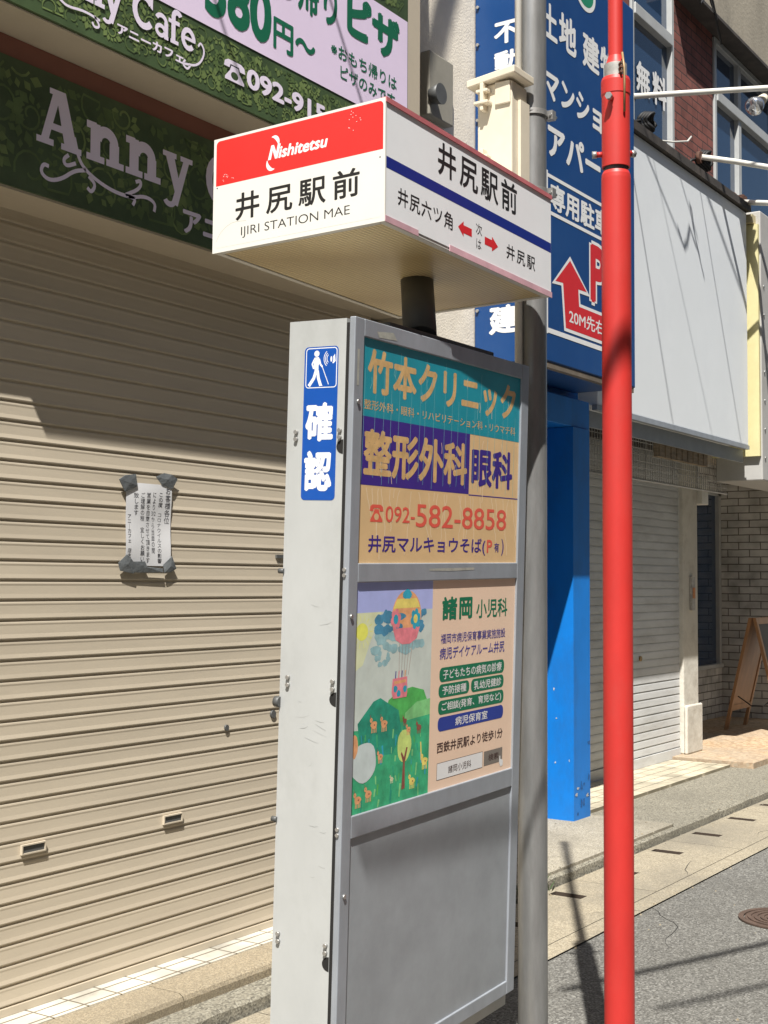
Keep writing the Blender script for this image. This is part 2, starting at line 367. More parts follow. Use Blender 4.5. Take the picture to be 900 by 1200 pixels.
# gutter covers: slabs with a drain slot in each
g = MB(); gz = .006; sx = 5.215-.627*12
def gq(x0, y0, x1, y1): 
    if x1 > x0 and y1 > y0: g.poly([(x0, y0, gz), (x1, y0, gz), (x1, y1, gz), (x0, y1, gz)], M_conc)
xs = sx-.3135
g.poly([(-30, 2.43, gz), (xs, 2.43, gz), (xs, 2.97, gz), (-30, 2.97, gz)], M_conc)
for i in range(52):
    c = sx+.627*i; x0, x1 = c-.3135+.002, c+.3135-.002
    if i % 2: x0 -= .002
    else: x1 += .002
    a, b, ya, yb = c-.037, c+.037, 2.765, 2.935
    gq(x0, 2.53, a, 2.97); gq(b, 2.53, x1, 2.97); gq(a, 2.53, b, ya); gq(a, yb, b, 2.97)
    g.poly([(a, ya, -.05), (b, ya, -.05), (b, yb, -.05), (a, yb, -.05)], M_slot)
    for p, q_ in (((a, ya), (b, ya)), ((b, ya), (b, yb)), ((b, yb), (a, yb)), ((a, yb), (a, ya))):
        g.poly([p+(gz,), q_+(gz,), q_+(-.05,), p+(-.05,)], M_slot)
g.poly([(xs, 2.43, gz+.001), (40, 2.43, gz+.001), (40, 2.524, gz+.001), (xs, 2.524, gz+.001)], M_conc)
g.poly([(xs, 2.4, -.056), (40, 2.4, -.056), (40, 3.0, -.056), (xs, 3.0, -.056)], M_black)
struct('gutter', g)
# broken-edged concrete strip between the gutter and the shop fronts
g = MB(); n = 150; top = []; 
for i in range(n+1):
    x = -5+i*.16; top.append((x, 2.985+rnd.uniform(-.006, .012)))
vs = []; fs = []
for x, y in top: vs += [(x, y, -.01), (x, y+.006, .04), (x, y+.02, .05), (x, 3.40, .055), (x, 4.3, .06)]
for i in range(n):
    for k in range(4): fs.append((i*5+k, (i+1)*5+k, (i+1)*5+k+1, i*5+k+1))
g.add(vs, fs, M_agg); struct('pavement_strip', g)
g = MB(); g.box(5.05, 3.02, .03, 7.62, 4.2, .066, M_apron); a = struct('concrete_apron', g)
# cafe step: kerb and tile row
g = MB(); kz = .10
prof = [(3.30, -.02), (3.105, -.02), (3.105, .078), (3.112, .092), (3.128, kz), (3.275, kz)]
for k in range(11): g.extrude_x(prof, -1.2+k*.6-.299+.12, -1.2+k*.6+.2985+.12, M_kerb)
g.box(-1.5, 3.14, -.02, 5.02, 3.3, kz-.004, M_kerb)
struct('kerb', g)
g = MB(); g.box(-1.5, 3.276, .0, 5.02, 3.55, kz+.003, M_tile); struct('tiled_step', g)
g = MB(); g.box(7.66, 3.60, .0, 10.28, 4.35, .078, M_tile2); struct('tiled_threshold', g)
M_floor = aggregate('worn_terracotta_floor', (.42, .30, .19), (.46, .36, .25), (.36, .24, .14), 40, .8, (.30, .27, .22), bump=.1)
g = MB(); g.box(10.30, 3.42, 0, 17, 6.0, .10, M_floor); struct('entrance_floor', g)

# cracks in the slabs and grit along the edges
g = MB(); q = random.Random(31); P = Print(g, lambda u, v, h: Vector((u, v, h)), 1.)
def crack(x, y, a, n_, st, wd, z):
    pts = [(x, y)]
    for k in range(n_): a += q.uniform(-.45, .45); x += st*math.cos(a); y += st*math.sin(a); pts.append((x, y))
    P.ribbon(pts, wd, M_black, z, taper=True)
crack(5.55, 2.62, .1, 9, .05, .003, .0075); crack(6.6, 2.54, .2, 6, .06, .004, .0075); crack(7.9, 2.6, -.2, 7, .06, .004, .0075)
crack(5.2, 2.1, .3, 14, .07, .003, .002); crack(6.2, 1.9, -.4, 12, .07, .0028, .002); crack(7.4, 2.2, .2, 12, .08, .003, .002); crack(5.9, 3.2, .4, 10, .05, .004, .068); crack(6.4, 3.1, 2.2, 8, .05, .003, .068)
struct('cracks', g)
g = MB()
for k in range(260):
    x = q.uniform(4.2, 11); y = q.choice((2.44, 2.985, 2.96, 3.10, 3.6))+q.gauss(0, .035)
    if k % 5 == 0: y = q.uniform(1.2, 2.4)
    z = .0 if y < 2.43 else .006 if y < 2.975 else .055; z += .012 if y > 3.0 and x < 7.6 else 0
    r_ = q.uniform(.003, .010); a = q.uniform(0, 3)
    vs = [(x+r_*math.cos(a+t_*2.1)*1.2, y+r_*math.sin(a+t_*2.1), z) for t_ in range(3)]+[(x, y, z+r_*.9)]
    g.add(vs, [(0, 1, 3), (1, 2, 3), (2, 0, 3)], M_kerb if k % 3 else M_agg)
o = g.build('grit', None, (0, 0, 0)); o['kind'] = 'stuff'

# manhole cover
MHX, MHY = 5.99, 1.857
t = thing('manhole_cover', 'round rusty iron manhole cover with concentric rings set in the asphalt', 'manhole cover', (MHX, MHY, 0))
M_iron = mat('rusty_cast_iron', (.10, .065, .048), .75, .2, var=.3, scale=18)
b = MB(); C = (MHX, MHY); b.lathe(C, [(.175, .003), (.175, .009), (.198, .009), (.198, .002)], M_iron, 48); b.build('frame', t)
b = MB(); b.lathe(C, [(0, .006), (.17, .006), (.17, .002)], M_iron, 48)
for r in (.03, .058, .086, .114, .142): b.lathe(C, [(r, .006), (r, .011), (r+.016, .011), (r+.016, .006)], M_iron, 48)
b.build('lid', t)

# ------------------------------------------------------------------ cafe building (left)
YS = 3.42
cafe = thing('cafe_building', 'cream shop front with a closed beige roller shutter under two green signboards', 'building', (2.5, 3.9, 0))
b = MB()
b.box(-1.6, 3.62, 0, 6.268, 4.4, 8.0, M_cream); b.build('wall', cafe)
b = MB(); b.box(5.07, 3.30, 0, 5.20, 3.618, 8, M_soffit); b.build('pilaster', cafe, bevel=.004)
b = MB(); b.box(-1.6, 3.236, 2.718, 5.03, 3.60, 2.7265, M_soffit); b.box(-1.6, 3.445, 2.665, 5.03, 3.6, 2.715, M_soffit); b.build('shutter_soffit', cafe)
b = MB(); b.box(-1.6, 3.236, 3.136, 5.03, 3.60, 3.2, M_brown); b.build('brown_fascia', cafe)
b = MB(); b.box(2.37, 3.062, 3.2015, 5.03, 3.60, 3.2065, M_soffit); b.build('upper_soffit', cafe)
b = MB(); b.box(4.965, 3.42, .10, 5.03, 3.60, 2.70, M_soffit); b.build('shutter_guide_rail', cafe)
# shutter slats
b = MB(); p = .0652; z = .13; prof = [(YS-.006, .104), (YS-.006, .13)]
k = 0
while z < 2.69:
    j_ = rnd.uniform(-.0005, .0005); prof += [(YS-.0005, z), (YS-.0005, z+.0045), (YS-.0068+j_, z+.005), (YS-.0078+j_, z+.009), (YS-.0058, z+.022), (YS-.0046, z+p-.016), (YS-.0054, z+p-.010), (YS-.0048, z+p-.005), (YS-.0012, z+p-.001)]
    z += p
b.extrude_x(prof, -1.5, 4.965, M_slat, 1)
b.box(-1.5, YS-.012, .104, 4.965, YS+.012, .1285, M_slat)
sh = b.build('roller_shutter', cafe)
for u0, v0, u1, v1 in ((2.9641, .606, 3.0667, .6385), (3.6298, .606, 3.7301, .6385)):
    b = MB(); d = .0045; y0, y1 = YS-.016, YS-.006
    b.box(u0, y0, v0, u1, y1, v0+d, M_slat); b.box(u0, y0, v1-d, u1, y1, v1, M_slat)
    b.box(u0, y0, v0+d, u0+d, y1, v1-d, M_slat); b.box(u1-d, y0, v0+d, u1, y1, v1-d, M_slat)
    b.box(u0+d, YS-.0115, v0+d, u1-d, YS-.0095, v1-d, M_dark); b.build('mail_slot', sh)
for cx, cz, r in ((3.98, .93, .012), (4.27, .96, .016)):
    b = MB(); b.tube([(cx, YS-.013, cz), (cx, YS-.004, cz)], r, M_dark, 14); b.build('keyhole', sh)
b = MB(); b.box(4.28, YS-.014, 1.598, 4.40, YS-.004, 1.612, M_dark); b.build('lock_bar', sh)
# meter box and horn on the cream wall
t = thing('meter_box', 'grey flat meter box on the cream wall between the lilac and blue signs', 'meter box', (5.8, 3.6, 3.9))
b = MB(); b.box(5.70, 3.56, 3.92, 5.94, 3.618, 4.26, mat('meter_grey', (.30, .28, .23), .6)); b.build('case', t, bevel=.006)
b = MB(); b.tube([(5.72, 3.50, 4.02), (5.72, 3.56, 4.02)], [.055, .04], M_dark, 18); b.build('horn', t)

# lower signboard -------------------------------------------------
YL = 3.228; KL = YL/3.18; LV = lambda v: 1.5+(v-1.5)*KL
t = thing('signboard', 'dark green cafe signboard with big lilac slab lettering just above the beige shutter', 'signboard', (2.5, 3.2, 2.71), 'green cafe signboards')
b = MB(); b.box(-1.5, YL, LV(2.708), 5.0, 3.40, LV(3.108), M_green); b.build('board', t)
b = MB(); P = Print(b, lambda u, v, h: Vector((u*KL, YL-.001-h, LV(v))))
damask(P, -1.4, 2.715, 4.9, 3.10, (M_vine1, M_vine1, M_vine2), .15, 1, 3); b.build('vine_print', t)
b = MB(); P = Print(b, lambda u, v, h: Vector((u*KL, YL-.0022-h, LV(v))))
h = .185
for c, u in (('A', 2.768), ('n', 2.978), ('n', 3.156), ('y', 3.335), ('C', 3.56), ('a', 3.74), ('f', 3.87), ('e', 3.95)):
    slab(P, c, u, 2.876, h, M_lilac2, 3, {'A': 1.06, 'n': 1.17}.get(c, 1.))
for pts in ([(2.925, 2.93), (2.9455, 2.8639), (2.9771, 2.8348), (3.0343, 2.8119), (3.1055, 2.7965), (3.185, 2.797), (3.2527, 2.8187), (3.3016, 2.8059), (3.2953, 2.7744)],
            [(2.9773, 2.8355), (2.9281, 2.8218), (2.8748, 2.78), (2.822, 2.7618), (2.7867, 2.7798), (2.7975, 2.8099), (2.8209, 2.8071)],
            [(2.99, 2.8193), (3.0219, 2.7992), (3.0037, 2.7681), (2.9846, 2.7803)], [(2.9336, 2.8466), (2.8916, 2.826), (2.8792, 2.8458), (2.9028, 2.8661)],
            [(3.1582, 2.8), (3.2248, 2.8364), (3.231, 2.8675), (3.204, 2.8556)], [(3.1715, 2.7985), (3.2053, 2.7971), (3.1923, 2.7723)]):
    P.ribbon(pts, .013, M_lilac2, 3.5, smooth=2)
b.build('lettering', t); b = MB(); P.mb = b
P.text('アニーカフェ', 3.44, 2.737, 4.08, 2.827, M_lilac2, .035, lay=3)
b.build('lettering', t)

# upper signboard -------------------------------------------------
t = thing('signboard', 'lilac and green cafe price signboard with telephone number, highest on the left shop', 'signboard', (2.6, 3.1, 3.21), 'green cafe signboards')
b = MB(); b.box(2.37, 3.05, 3.208, 4.705, 3.195, 4.30, M_green); b.build('board', t)
b = MB(); P = Print(b, lambda u, v, h: Vector((u, 3.049-h, v)))
damask(P, 2.39, 3.213, 4.68, 3.44, (M_vine2, M_vine1, M_vine2), .085, 1, 5); b.build('vine_print', t)
b = MB(); P.mb = b; damask(P, 4.35, 3.925, 4.69, 4.25, (M_vine2, M_vine1), .085, 1, 6)
b.build('vine_print', t)
b = MB(); P = Print(b, lambda u, v, h: Vector((u, 3.0475-h, v)))
P.rect(3.05, 3.443, 4.698, 3.92, M_lilac, 1); P.rect(3.05, 3.92, 4.35, 4.29, M_lilac, 1); b.build('lilac_panel', t)
b = MB(); P = Print(b, lambda u, v, h: Vector((u, 3.0465-h, v)))
h = .118
for c, u in (('A', 2.62), ('n', 2.735), ('n', 2.83), ('y', 2.91), ('C', 3.045), ('a', 3.145), ('f', 3.215), ('e', 3.275)):
    slab(P, c, u, 3.319, h, M_lilac2)
P.text('アニーカフェ', 2.9783, 3.2624, 3.2926, 3.2972, M_lilac2, .035, lay=3)
for pts in ([(3.2932, 3.2676), (3.365, 3.2816), (3.4007, 3.339), (3.3779, 3.3717), (3.3637, 3.3516)], [(2.737, 3.2823), (2.7661, 3.2708), (2.8365, 3.2832), (2.9033, 3.2755)], [(3.30, 3.283), (3.285, 3.265), (3.31, 3.252), (3.325, 3.27)],
            [(2.88, 3.282), (2.905, 3.255), (2.88, 3.245), (2.87, 3.26)], [(2.70, 3.30), (2.737, 3.2823)]):
    P.ribbon(pts, .008, M_lilac2, 3, smooth=2)
def phone(P, u0, v0, u1, v1, m, bgm, lay=3):
    W, H = u1-u0, v1-v0
    f = lambda x, y: (u0+x*W, v0+y*H)
    P.poly([f(0, .62), f(.04, .88), f(.2, 1), f(.8, 1), f(.96, .88), f(1, .62), f(.74, .62), f(.70, .80), f(.3, .80), f(.26, .62)], m, lay)
    P.poly([f(.34, .74), f(.66, .74), f(.72, .5), f(.95, .12), f(.95, 0), f(.05, 0), f(.05, .12), f(.28, .5)], m, lay)
    P.ell(u0+.5*W, v0+.3*H, .17*W, .19*H, bgm, lay+1)
b.build('lettering', t); b = MB(); P.mb = b
phone(P, 3.5, 3.287, 3.617, 3.362, M_lilac2, M_green)
P.text('092-915', 3.6256, 3.292, 4.107, 3.366, M_lilac2, .035, lay=3)
b.build('lettering', t); b = MB(); P.mb = b
P.text('580', 3.395, 3.485, 3.765, 3.70, M_dgreen, .035, lay=3); b.build('lettering', t); b = MB(); P.mb = b
P.text('円', 3.7762, 3.492, 3.8979, 3.612, M_dgreen, .03, lay=3); P.text('〜', 3.9084, 3.54, 4.0371, 3.585, M_dgreen, .03, lay=3)
b.build('lettering', t); b = MB(); P.mb = b
P.text('お持ち帰り', 3.50, 3.695, 4.18, 3.885, M_dgreen, .03, lay=3); P.text('ピザ', 4.2453, 3.705, 4.6349, 3.893, M_dgreen, .05, lay=3)
b.build('lettering', t); b = MB(); P.mb = b
P.text('※おもち帰りは', 4.1402, 3.588, 4.6127, 3.647, M_dgreen, .012, lay=3)
P.text('ピザのみです', 4.2045, 3.512, 4.60, 3.568, M_dgreen, .012, lay=3)
b.build('lettering', t)

# notice taped to the shutter -------------------------------------
t = thing('notice', 'white handwritten paper notice held with grey tape to the beige shutter', 'notice', (3.53, 3.41, 1.55))
M_paper = mat('notice_paper', (.66, .66, .67), .8, var=.03); M_tape = mat('grey_duct_tape', (.13, .14, .145), .45, var=.3, scale=18, bump=.3, bscale=50)
M_pen = ink('felt_pen', (.05, .05, .06))
b = MB(); nx, nz = 8, 12; vs = []; fs = []
def pap(u, v, h=0.): 
    fx = (u-3.41)/.236; fz = (v-1.556)/.30
    return Vector((u, YS-.0135-.004*math.sin(fx*5+1)*math.sin(fz*4)-.002*math.sin(fz*9)-h, v))
for j in range(nz+1):
    for i in range(nx+1): vs.append(pap(3.41+.236*i/nx, 1.556+.30*j/nz))
for j in range(nz):
    for i in range(nx): a = j*(nx+1)+i; fs.append((a, a+1, a+nx+2, a+nx+1))
b.add(vs, fs, M_paper, True)
P = Print(b, pap)
for s_, u0, v0, u1, v1 in (('お\n客\n様\n各\n位', 3.6116, 1.712, 3.6396, 1.846), ('こ\nの\n度\n　\nコ\nロ\nナ\nウ\nイ\nル\nス\nの\n影\n響', 3.5766, 1.566, 3.5986, 1.8254),
        ('に\nよ\nり\n3/2\nか\nら\n当\n面\nの\n間', 3.5432, 1.6019, 3.5661, 1.8254), ('営\n業\nを\n自\n粛\nさ\nせ\nて\n頂\nき\nま\nす', 3.5142, 1.5668, 3.5361, 1.8236),
        ('ご\n理\n解\nの\n程\n　\n宜\nし\nく\nお\n願\nい', 3.4845, 1.5728, 3.5063, 1.8219), ('致\nし\nま\nす', 3.4494, 1.7386, 3.4744, 1.82), ('ア\nニ\n｜\nカ\nフ\nェ\n　\n店\n主', 3.419, 1.5855, 3.4373, 1.7398)):
    P.text(s_, u0, v0, u1, v1, M_pen, .004, lay=2, align='CENTER')
b.build('paper', t)
for q in ([(3.3702, 1.8619), (3.40, 1.879), (3.4535, 1.8867), (3.4641, 1.8438), (3.43, 1.829), (3.3996, 1.819)],
          [(3.5574, 1.8834), (3.6001, 1.9006), (3.64, 1.897), (3.6729, 1.8823), (3.6476, 1.8446), (3.5909, 1.8536)],
          [(3.3721, 1.5642), (3.414, 1.5958), (3.435, 1.58), (3.458, 1.562), (3.4491, 1.5273), (3.3821, 1.537)],
          [(3.602, 1.5606), (3.6474, 1.5934), (3.66, 1.57), (3.6743, 1.5472), (3.64, 1.533), (3.6076, 1.5322)],
          [(3.44, 1.570), (3.505, 1.572), (3.505, 1.553), (3.60, 1.548), (3.60, 1.533), (3.44, 1.531)]):
    b = MB(); k = len(q); c = (sum(a[0] for a in q)/k, sum(a[1] for a in q)/k)
    vs = [(u, YS-.020+rnd.uniform(-.002, .002), v) for u, v in q]+[(u, YS-.018, v) for u, v in q]+[(c[0], YS-.0235, c[1])]
    fs = [(i, (i+1) % k, 2*k) for i in range(k)]+[(i, (i+1) % k, k+(i+1) % k, k+i) for i in range(k)]+[list(range(k, 2*k))]
    b.add(vs, fs, M_tape); b.build('tape', t)

# ------------------------------------------------------------------ blue estate agent's shop
blue = thing('blue_shop_building', 'bright blue painted shop front pillar and beam under the blue sign', 'building', (6.9, 3.8, .06))
b = MB(); b.box(7.34, 3.54, .066, 7.572, 4.25, 2.46, M_bluewall)
M_chip = mat('paint_chip', (.45, .47, .48), .8, var=.3, scale=40); M_bgr = mat('scuffed_blue', (.02, .125, .38), .8, var=.5, scale=30); q = random.Random(5)
for k in range(4): P = Print(b, lambda u, v, h: Vector((7.339-h, u, v)), .0004); P.ell(q.uniform(3.56, 3.74), q.choice((.3, .5, 1.0))+q.gauss(0, .15), q.uniform(.002, .006), q.uniform(.003, .012), M_chip, 1+.3*k, 7, .3)
for k in range(12): P = Print(b, lambda u, v, h: Vector((u, 3.539-h, v)), .0004); P.ell(q.uniform(7.36, 7.555), .09+abs(q.gauss(0, .25)), q.uniform(.006, .022), q.uniform(.006, .03), M_bgr if k % 4 else M_chip, 1+.3*k, 9, .35)
b.build('pillar', blue)
b = MB(); b.box(6.30, 3.552, 2.463, 7.60, 4.25, 2.64, M_bluewall); b.build('beam', blue, bevel=.005)
b = MB(); b.box(6.30, 4.26, .066, 7.9, 4.4, 8, M_bluewall); b.build('wall', blue)
b = MB(); b.box(6.30, 3.64, 2.645, 7.62, 4.255, 2.72, M_bluewall); b.build('soffit', blue)
b = MB(); b.box(6.28, 3.64, 2.725, 8.0, 4.255, 8, M_cream); b.build('upper_wall', blue)
b = MB(); b.box(6.29, 3.70, .066, 6.42, 4.25, 2.46, M_bluewall); b.build('pillar', blue)

t = thing('signboard', 'tall blue projecting estate agent signboard with white lettering and red parking arrow', 'signboard', (6.9, 3.4, 2.69))
b = MB(); b.box(6.27, 3.20, 2.69, 7.505, 3.62, 5.05, M_blue); b.build('board', t, bevel=.008)
b = MB(); b.box(6.29, 3.205, 2.66, 7.49, 3.24, 2.688, mat('dirty_sign_bottom', (.16, .13, .10), .8, var=.4, scale=8)); b.build('bottom_edge', t)
b = MB(); P = Print(b, lambda u, v, h: Vector((u, 3.199-h, v)), .0004)
W = M_white
FB = P.fn; P.ell(6.81, 4.89, .135, .105, W, 1, 32); P.ell(6.81, 4.89, .105, .078, mat('sign_green', (.02, .25, .13), .4), 2, 32)
b.build('emblem', t)
b = MB(); P = Print(b, FB, .0004)
for s_, u0, v0, u1, v1, bo in (('土', 6.238+.03, 4.4631, 6.4485, 4.66, .03), ('地', 6.4683, 4.4604, 6.6881, 4.6691, .03), ('建', 6.7686, 4.4573, 6.9956, 4.664, .03), ('物', 7.0085, 4.462, 7.23, 4.664, .03),
        ('マンション', 6.29, 4.125, 7.25, 4.29, .035), ('アパート', 6.3302, 3.8167, 7.2322, 4.0015, .035), ('専用駐車場', 6.3586, 3.5288, 7.30, 3.675, .03)):
    P.text(s_, u0, v0, u1, v1, W, bo, lay=1)
    if s_ in ('物', 'マンション', 'アパート'): b.build('lettering', t); b = MB(); P = Print(b, FB, .0004)
P.rect(6.33, 3.695, 7.42, 3.715, W); P.rect(6.33, 3.494, 7.42, 3.514, W); P.rect(6.305, 2.84, 6.33, 3.73, W); P.rect(6.33, 2.845, 7.42, 2.872, W); P.rect(7.42, 2.845, 7.445, 3.715, W)
arrow = [(6.60, 3.29), (6.4174, 3.1421), (6.512, 3.1485), (6.5446, 2.905), (7.25, 2.905), (7.25, 3.052), (6.7143, 3.052), (6.7035, 3.1485), (6.815, 3.1533)]
cx, cy = 6.62, 3.1
big = [(6.60, 3.314), (6.376, 3.122), (6.492, 3.130), (6.526, 2.886), (7.268, 2.886), (7.268, 3.07), (6.732, 3.07), (6.722, 3.13), (6.858, 3.134)]
P.poly(big, W, 1); P.poly(arrow, M_red, 2)
P.text('20M先右折', 6.585, 2.938, 7.17, 3.022, W, .012, lay=3)
P.text('P', 6.845, 3.095, 7.10, 3.465, W, .075, lay=1.4); P.text('P', 6.862, 3.113, 7.075, 3.447, M_red, .04, lay=2)
b.build('parking_notice', t)
P = Print(None, lambda u, v, h: Vector((6.269-h, -u, v)), .0004)
for s_, v0, v1 in (('不', 4.46, 4.585), ('動', 4.295, 4.42), ('産', 4.12, 4.25), ('土', 3.66, 3.80), ('地', 3.45, 3.60), ('売', 3.25, 3.39), ('買', 3.05, 3.19), ('建', 2.852, 3.01)):
    big_ = s_ == '建'; b = P.mb = MB()
    P.text(s_, -3.5278 if big_ else -3.4967, v0, -3.3349 if big_ else -3.341, v1, W, .035, lay=1); b.build('lettering', t)
for k in range(11):
    b = MB(); z = 2.78+.2133*k; b.tube([(6.269, 3.598, z), (6.258, 3.598, z)], .009, M_bolt, 10); b.build('bolt', t)

# ------------------------------------------------------------------ right building
rb = thing('corner_shop_building', 'old two storey shop with brown brick, blue upper windows and a white roller shutter', 'building', (10.5, 4.6, 0))
b = MB(); YR = 4.1; p = .062; z = .16; prof = [(YR-.012, .08), (YR-.012, .155), (YR+.006, .156)]
while z < 2.75:
    prof += [(YR+.003, z), (YR+.003, z+.006), (YR-.0055, z+.007), (YR-.0035, z+p-.012), (YR-.001, z+p-.001)]; z += p
b.extrude_x(prof, 7.64, 10.485, M_slat_w); sh2 = b.build('roller_shutter', rb)
b = MB(); b.tube([(9.66, YR-.018, .92), (9.66, YR-.006, .92)], .02, mat('brass', (.35, .22, .08), .4, .6), 12); b.build('lock', sh2)
M_postw = mat('chipped_white_plaster', (.60, .57, .50), .85, var=.1, scale=7, dirt=(.34, .30, .24), dscale=4, damt=.7, bump=.4, bscale=25)
b = MB(); b.box(10.49, 4.06, .1, 10.83, 4.4, 2.75, M_postw); b.box(10.482, 4.028, .1, 10.838, 4.058, .50, M_postw); po = b.build('post', rb, bevel=.012)
b = MB(); b.box(10.63, 4.035, 1.28, 10.70, 4.058, 1.56, mat('plate_grey', (.4, .38, .35), .5, var=.4, scale=30)); b.build('intercom_plate', po)
b = MB(); b.box(10.64, 4.03, 1.38, 10.69, 4.034, 1.47, mat('orange_sticker', (.55, .2, .05), .5, var=.3, scale=40)); b.build('sticker', po)
b = MB(); b.box(10.84, 4.02, 2.18, 10.99, 4.12, 2.42, M_whitepl); b.build('wall_box', rb, bevel=.006)
b = MB(); b.box(13.78, 3.30, .1, 14.1, 5.2, 3.6, M_wbrick_y); b.build('brick_side_wall', rb)
for z0_, z1_ in ((.1, .62), (2.5, 3.6)):
    b = MB(); b.box(10.83, 4.9, z0_, 13.775, 5.2, z1_, M_wbrick_x); b.build('brick_back_wall', rb)
b = MB(); b.box(10.83, 4.88, .62, 13.77, 5.0, .66, M_frame); b.box(13.70, 4.90, .66, 13.77, 5.0, 2.5, M_frame); b.box(12.9, 4.90, .66, 12.96, 5.0, 2.5, M_frame); b.box(10.83, 4.9, 2.44, 13.77, 5, 2.5, M_frame); fr = b.build('entrance_window', rb)
b = MB(); b.box(10.83, 4.94, .66, 13.70, 4.95, 2.44, M_glass); b.build('pane', fr)
b = MB(); b.box(7.62, 3.92, 2.76, 14.1, 5.2, 2.86, M_soffit); b.build('ceiling', rb)
b = MB(); b.box(7.64, 3.98, 2.54, 10.85, 4.05, 2.76, M_flash); b.build('shutter_lintel', rb)
b = MB(); b.box(7.62, 3.60, 4.60, 14, 4.02, 4.64, M_flash); b.box(7.62, 3.52, 4.585, 10.68, 3.60, 4.645, M_flash)
b.poly([(7.62, 3.60, 4.645), (14, 3.6, 4.645), (14, 4.0, 4.80), (7.62, 4.0, 4.80)], M_flash); b.build('ledge_flashing', rb)
b = MB(); b.box(8.0, 4.0, 2.9, 9.30, 4.3, 8.2, M_brick); b.box(10.2, 4.0, 2.9, 11.12, 4.3, 6.38, M_brick); b.box(9.3, 4.0, 2.9, 10.2, 4.3, 4.85, M_brick); b.box(11.12, 4.0, 2.9, 16, 4.3, 4.9, M_brick); b.build('brick_wall', rb)
b = MB(); b.box(9.3, 3.90, 6.92, 10.2, 4.3, 8.3, M_conc_w)
vs = [(10.2, 3.86, 6.385), (17, 3.86, 6.40), (17, 3.86, 8.3), (10.2, 3.86, 8.3)]
b.box(10.2, 3.86, 6.385, 17, 4.3, 8.3, M_conc_w); b.build('concrete_parapet', rb, bevel=.01)
b = MB(); b.box(10.2, 3.835, 6.355, 17, 4.3, 6.383, M_flash); b.build('drip_edge', rb)
def window(x0, x1, z0, z1, mull, trans, name='window'):
    f = MB(); y0, y1 = 3.99, 4.06; d = .05
    f.box(x0, y0, z0, x0+d, y1, z1, M_frame); f.box(x1-d, y0, z0, x1, y1, z1, M_frame); f.box(x0+d, y0, z0, x1-d, y1, z0+d, M_frame); f.box(x0+d, y0, z1-d, x1-d, y1, z1, M_frame)
    for m_ in mull: f.box(m_-.04, y0+.004, z0+d, m_+.04, y1, z1-d, M_frame)
    for t_ in trans: f.box(x0+d, y0-.012, t_-.045, x1-d, y1-.003, t_+.045, M_frame)
    o = f.build(name, rb, bevel=.004)
    f = MB(); f.box(x0+d, 4.035, z0+d, x1-d, 4.041, z1-d, M_glass); f.build('pane', o)
    return o
w1 = window(9.32, 10.19, 4.86, 6.90, [], [5.95])
b = MB(); P = Print(b, lambda u, v, h: Vector((u, 4.03-h, v)), .002); P.text('無', 9.49, 5.35, 9.765, 5.60, M_white, .03); P.text('料', 9.81, 5.35, 10.11, 5.62, M_white, .03); b.build('lettering', w1)
w2 = window(11.15, 12.95, 4.92, 6.35, [11.82], [5.83]); window(13.05, 14.8, 4.92, 6.35, [13.9], [5.83])
# black slab in place of the unlit rooms behind the glass
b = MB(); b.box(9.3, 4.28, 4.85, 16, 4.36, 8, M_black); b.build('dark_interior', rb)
# rusty leftovers on the ledge
b = MB(); b.box(11.02, 3.70, 4.80, 11.12, 3.99, 4.85, M_rust); b.tube([(10.5, 3.62, 4.70), (10.72, 3.66, 4.73), (11.0, 3.72, 4.72)], .03, M_rust, 8); b.box(10.25, 3.75, 4.74, 10.55, 3.95, 4.80, M_rust, None); b.build('rusty_bracket', rb)

# blank white signboard over the shutter
t = thing('signboard', 'wide blank white signboard above the white shutter, wire shadows across it', 'signboard', (9.2, 3.7, 2.63))
b = MB(); b.box(7.72, 3.55, 2.64, 10.64, 3.90, 4.575, M_panel); b.build('board', t, bevel=.004)
b = MB(); b.box(7.70, 3.545, 2.605, 10.655, 3.58, 2.638, M_alu); b.box(7.70, 3.60, 2.50, 10.655, 3.62, 2.604, M_alu_d); b.build('bottom_rail', t)
b = MB(); b.box(8.9, 3.625, 2.41, 9.9, 3.66, 2.60, M_wood)
for k in range(9): b.box(8.92+k*.11, 3.618, 2.41, 9.0+k*.11, 3.624, 2.60, M_wood)
b.build('backing_plank', t)
# adjoining sign seen edge on
t = thing('signboard', 'pale yellow edged signboard with a riveted grey face at the right edge', 'signboard', (11.2, 3.6, 2.4))
b = MB(); b.box(10.752, 3.492, 2.56, 10.79, 3.90, 4.50, mat('pale_yellow_edge', (.68, .62, .34), .5, var=.06, dirt=(.6, .5, .25), dscale=4)); b.build('yellow_edge', t)
b = MB(); b.box(10.792, 3.482, 2.36, 12.6, 3.88, 4.62, mat('grey_sign_face', (.44, .43, .41), .6, var=.08, dirt=(.36, .34, .31), dscale=2)); b.build('board', t, bevel=.01)
for k in range(8): b = MB(); z = 2.55+.24*k; b.tube([(10.86, 3.482, z), (10.86, 3.474, z)], .012, M_bolt, 10); b.build('rivet', t)
b = MB(); b.box(10.70, 3.52, 4.505, 10.92, 3.80, 4.575, mat('cream_cap', (.5, .43, .26), .7)); b.build('cap', t)

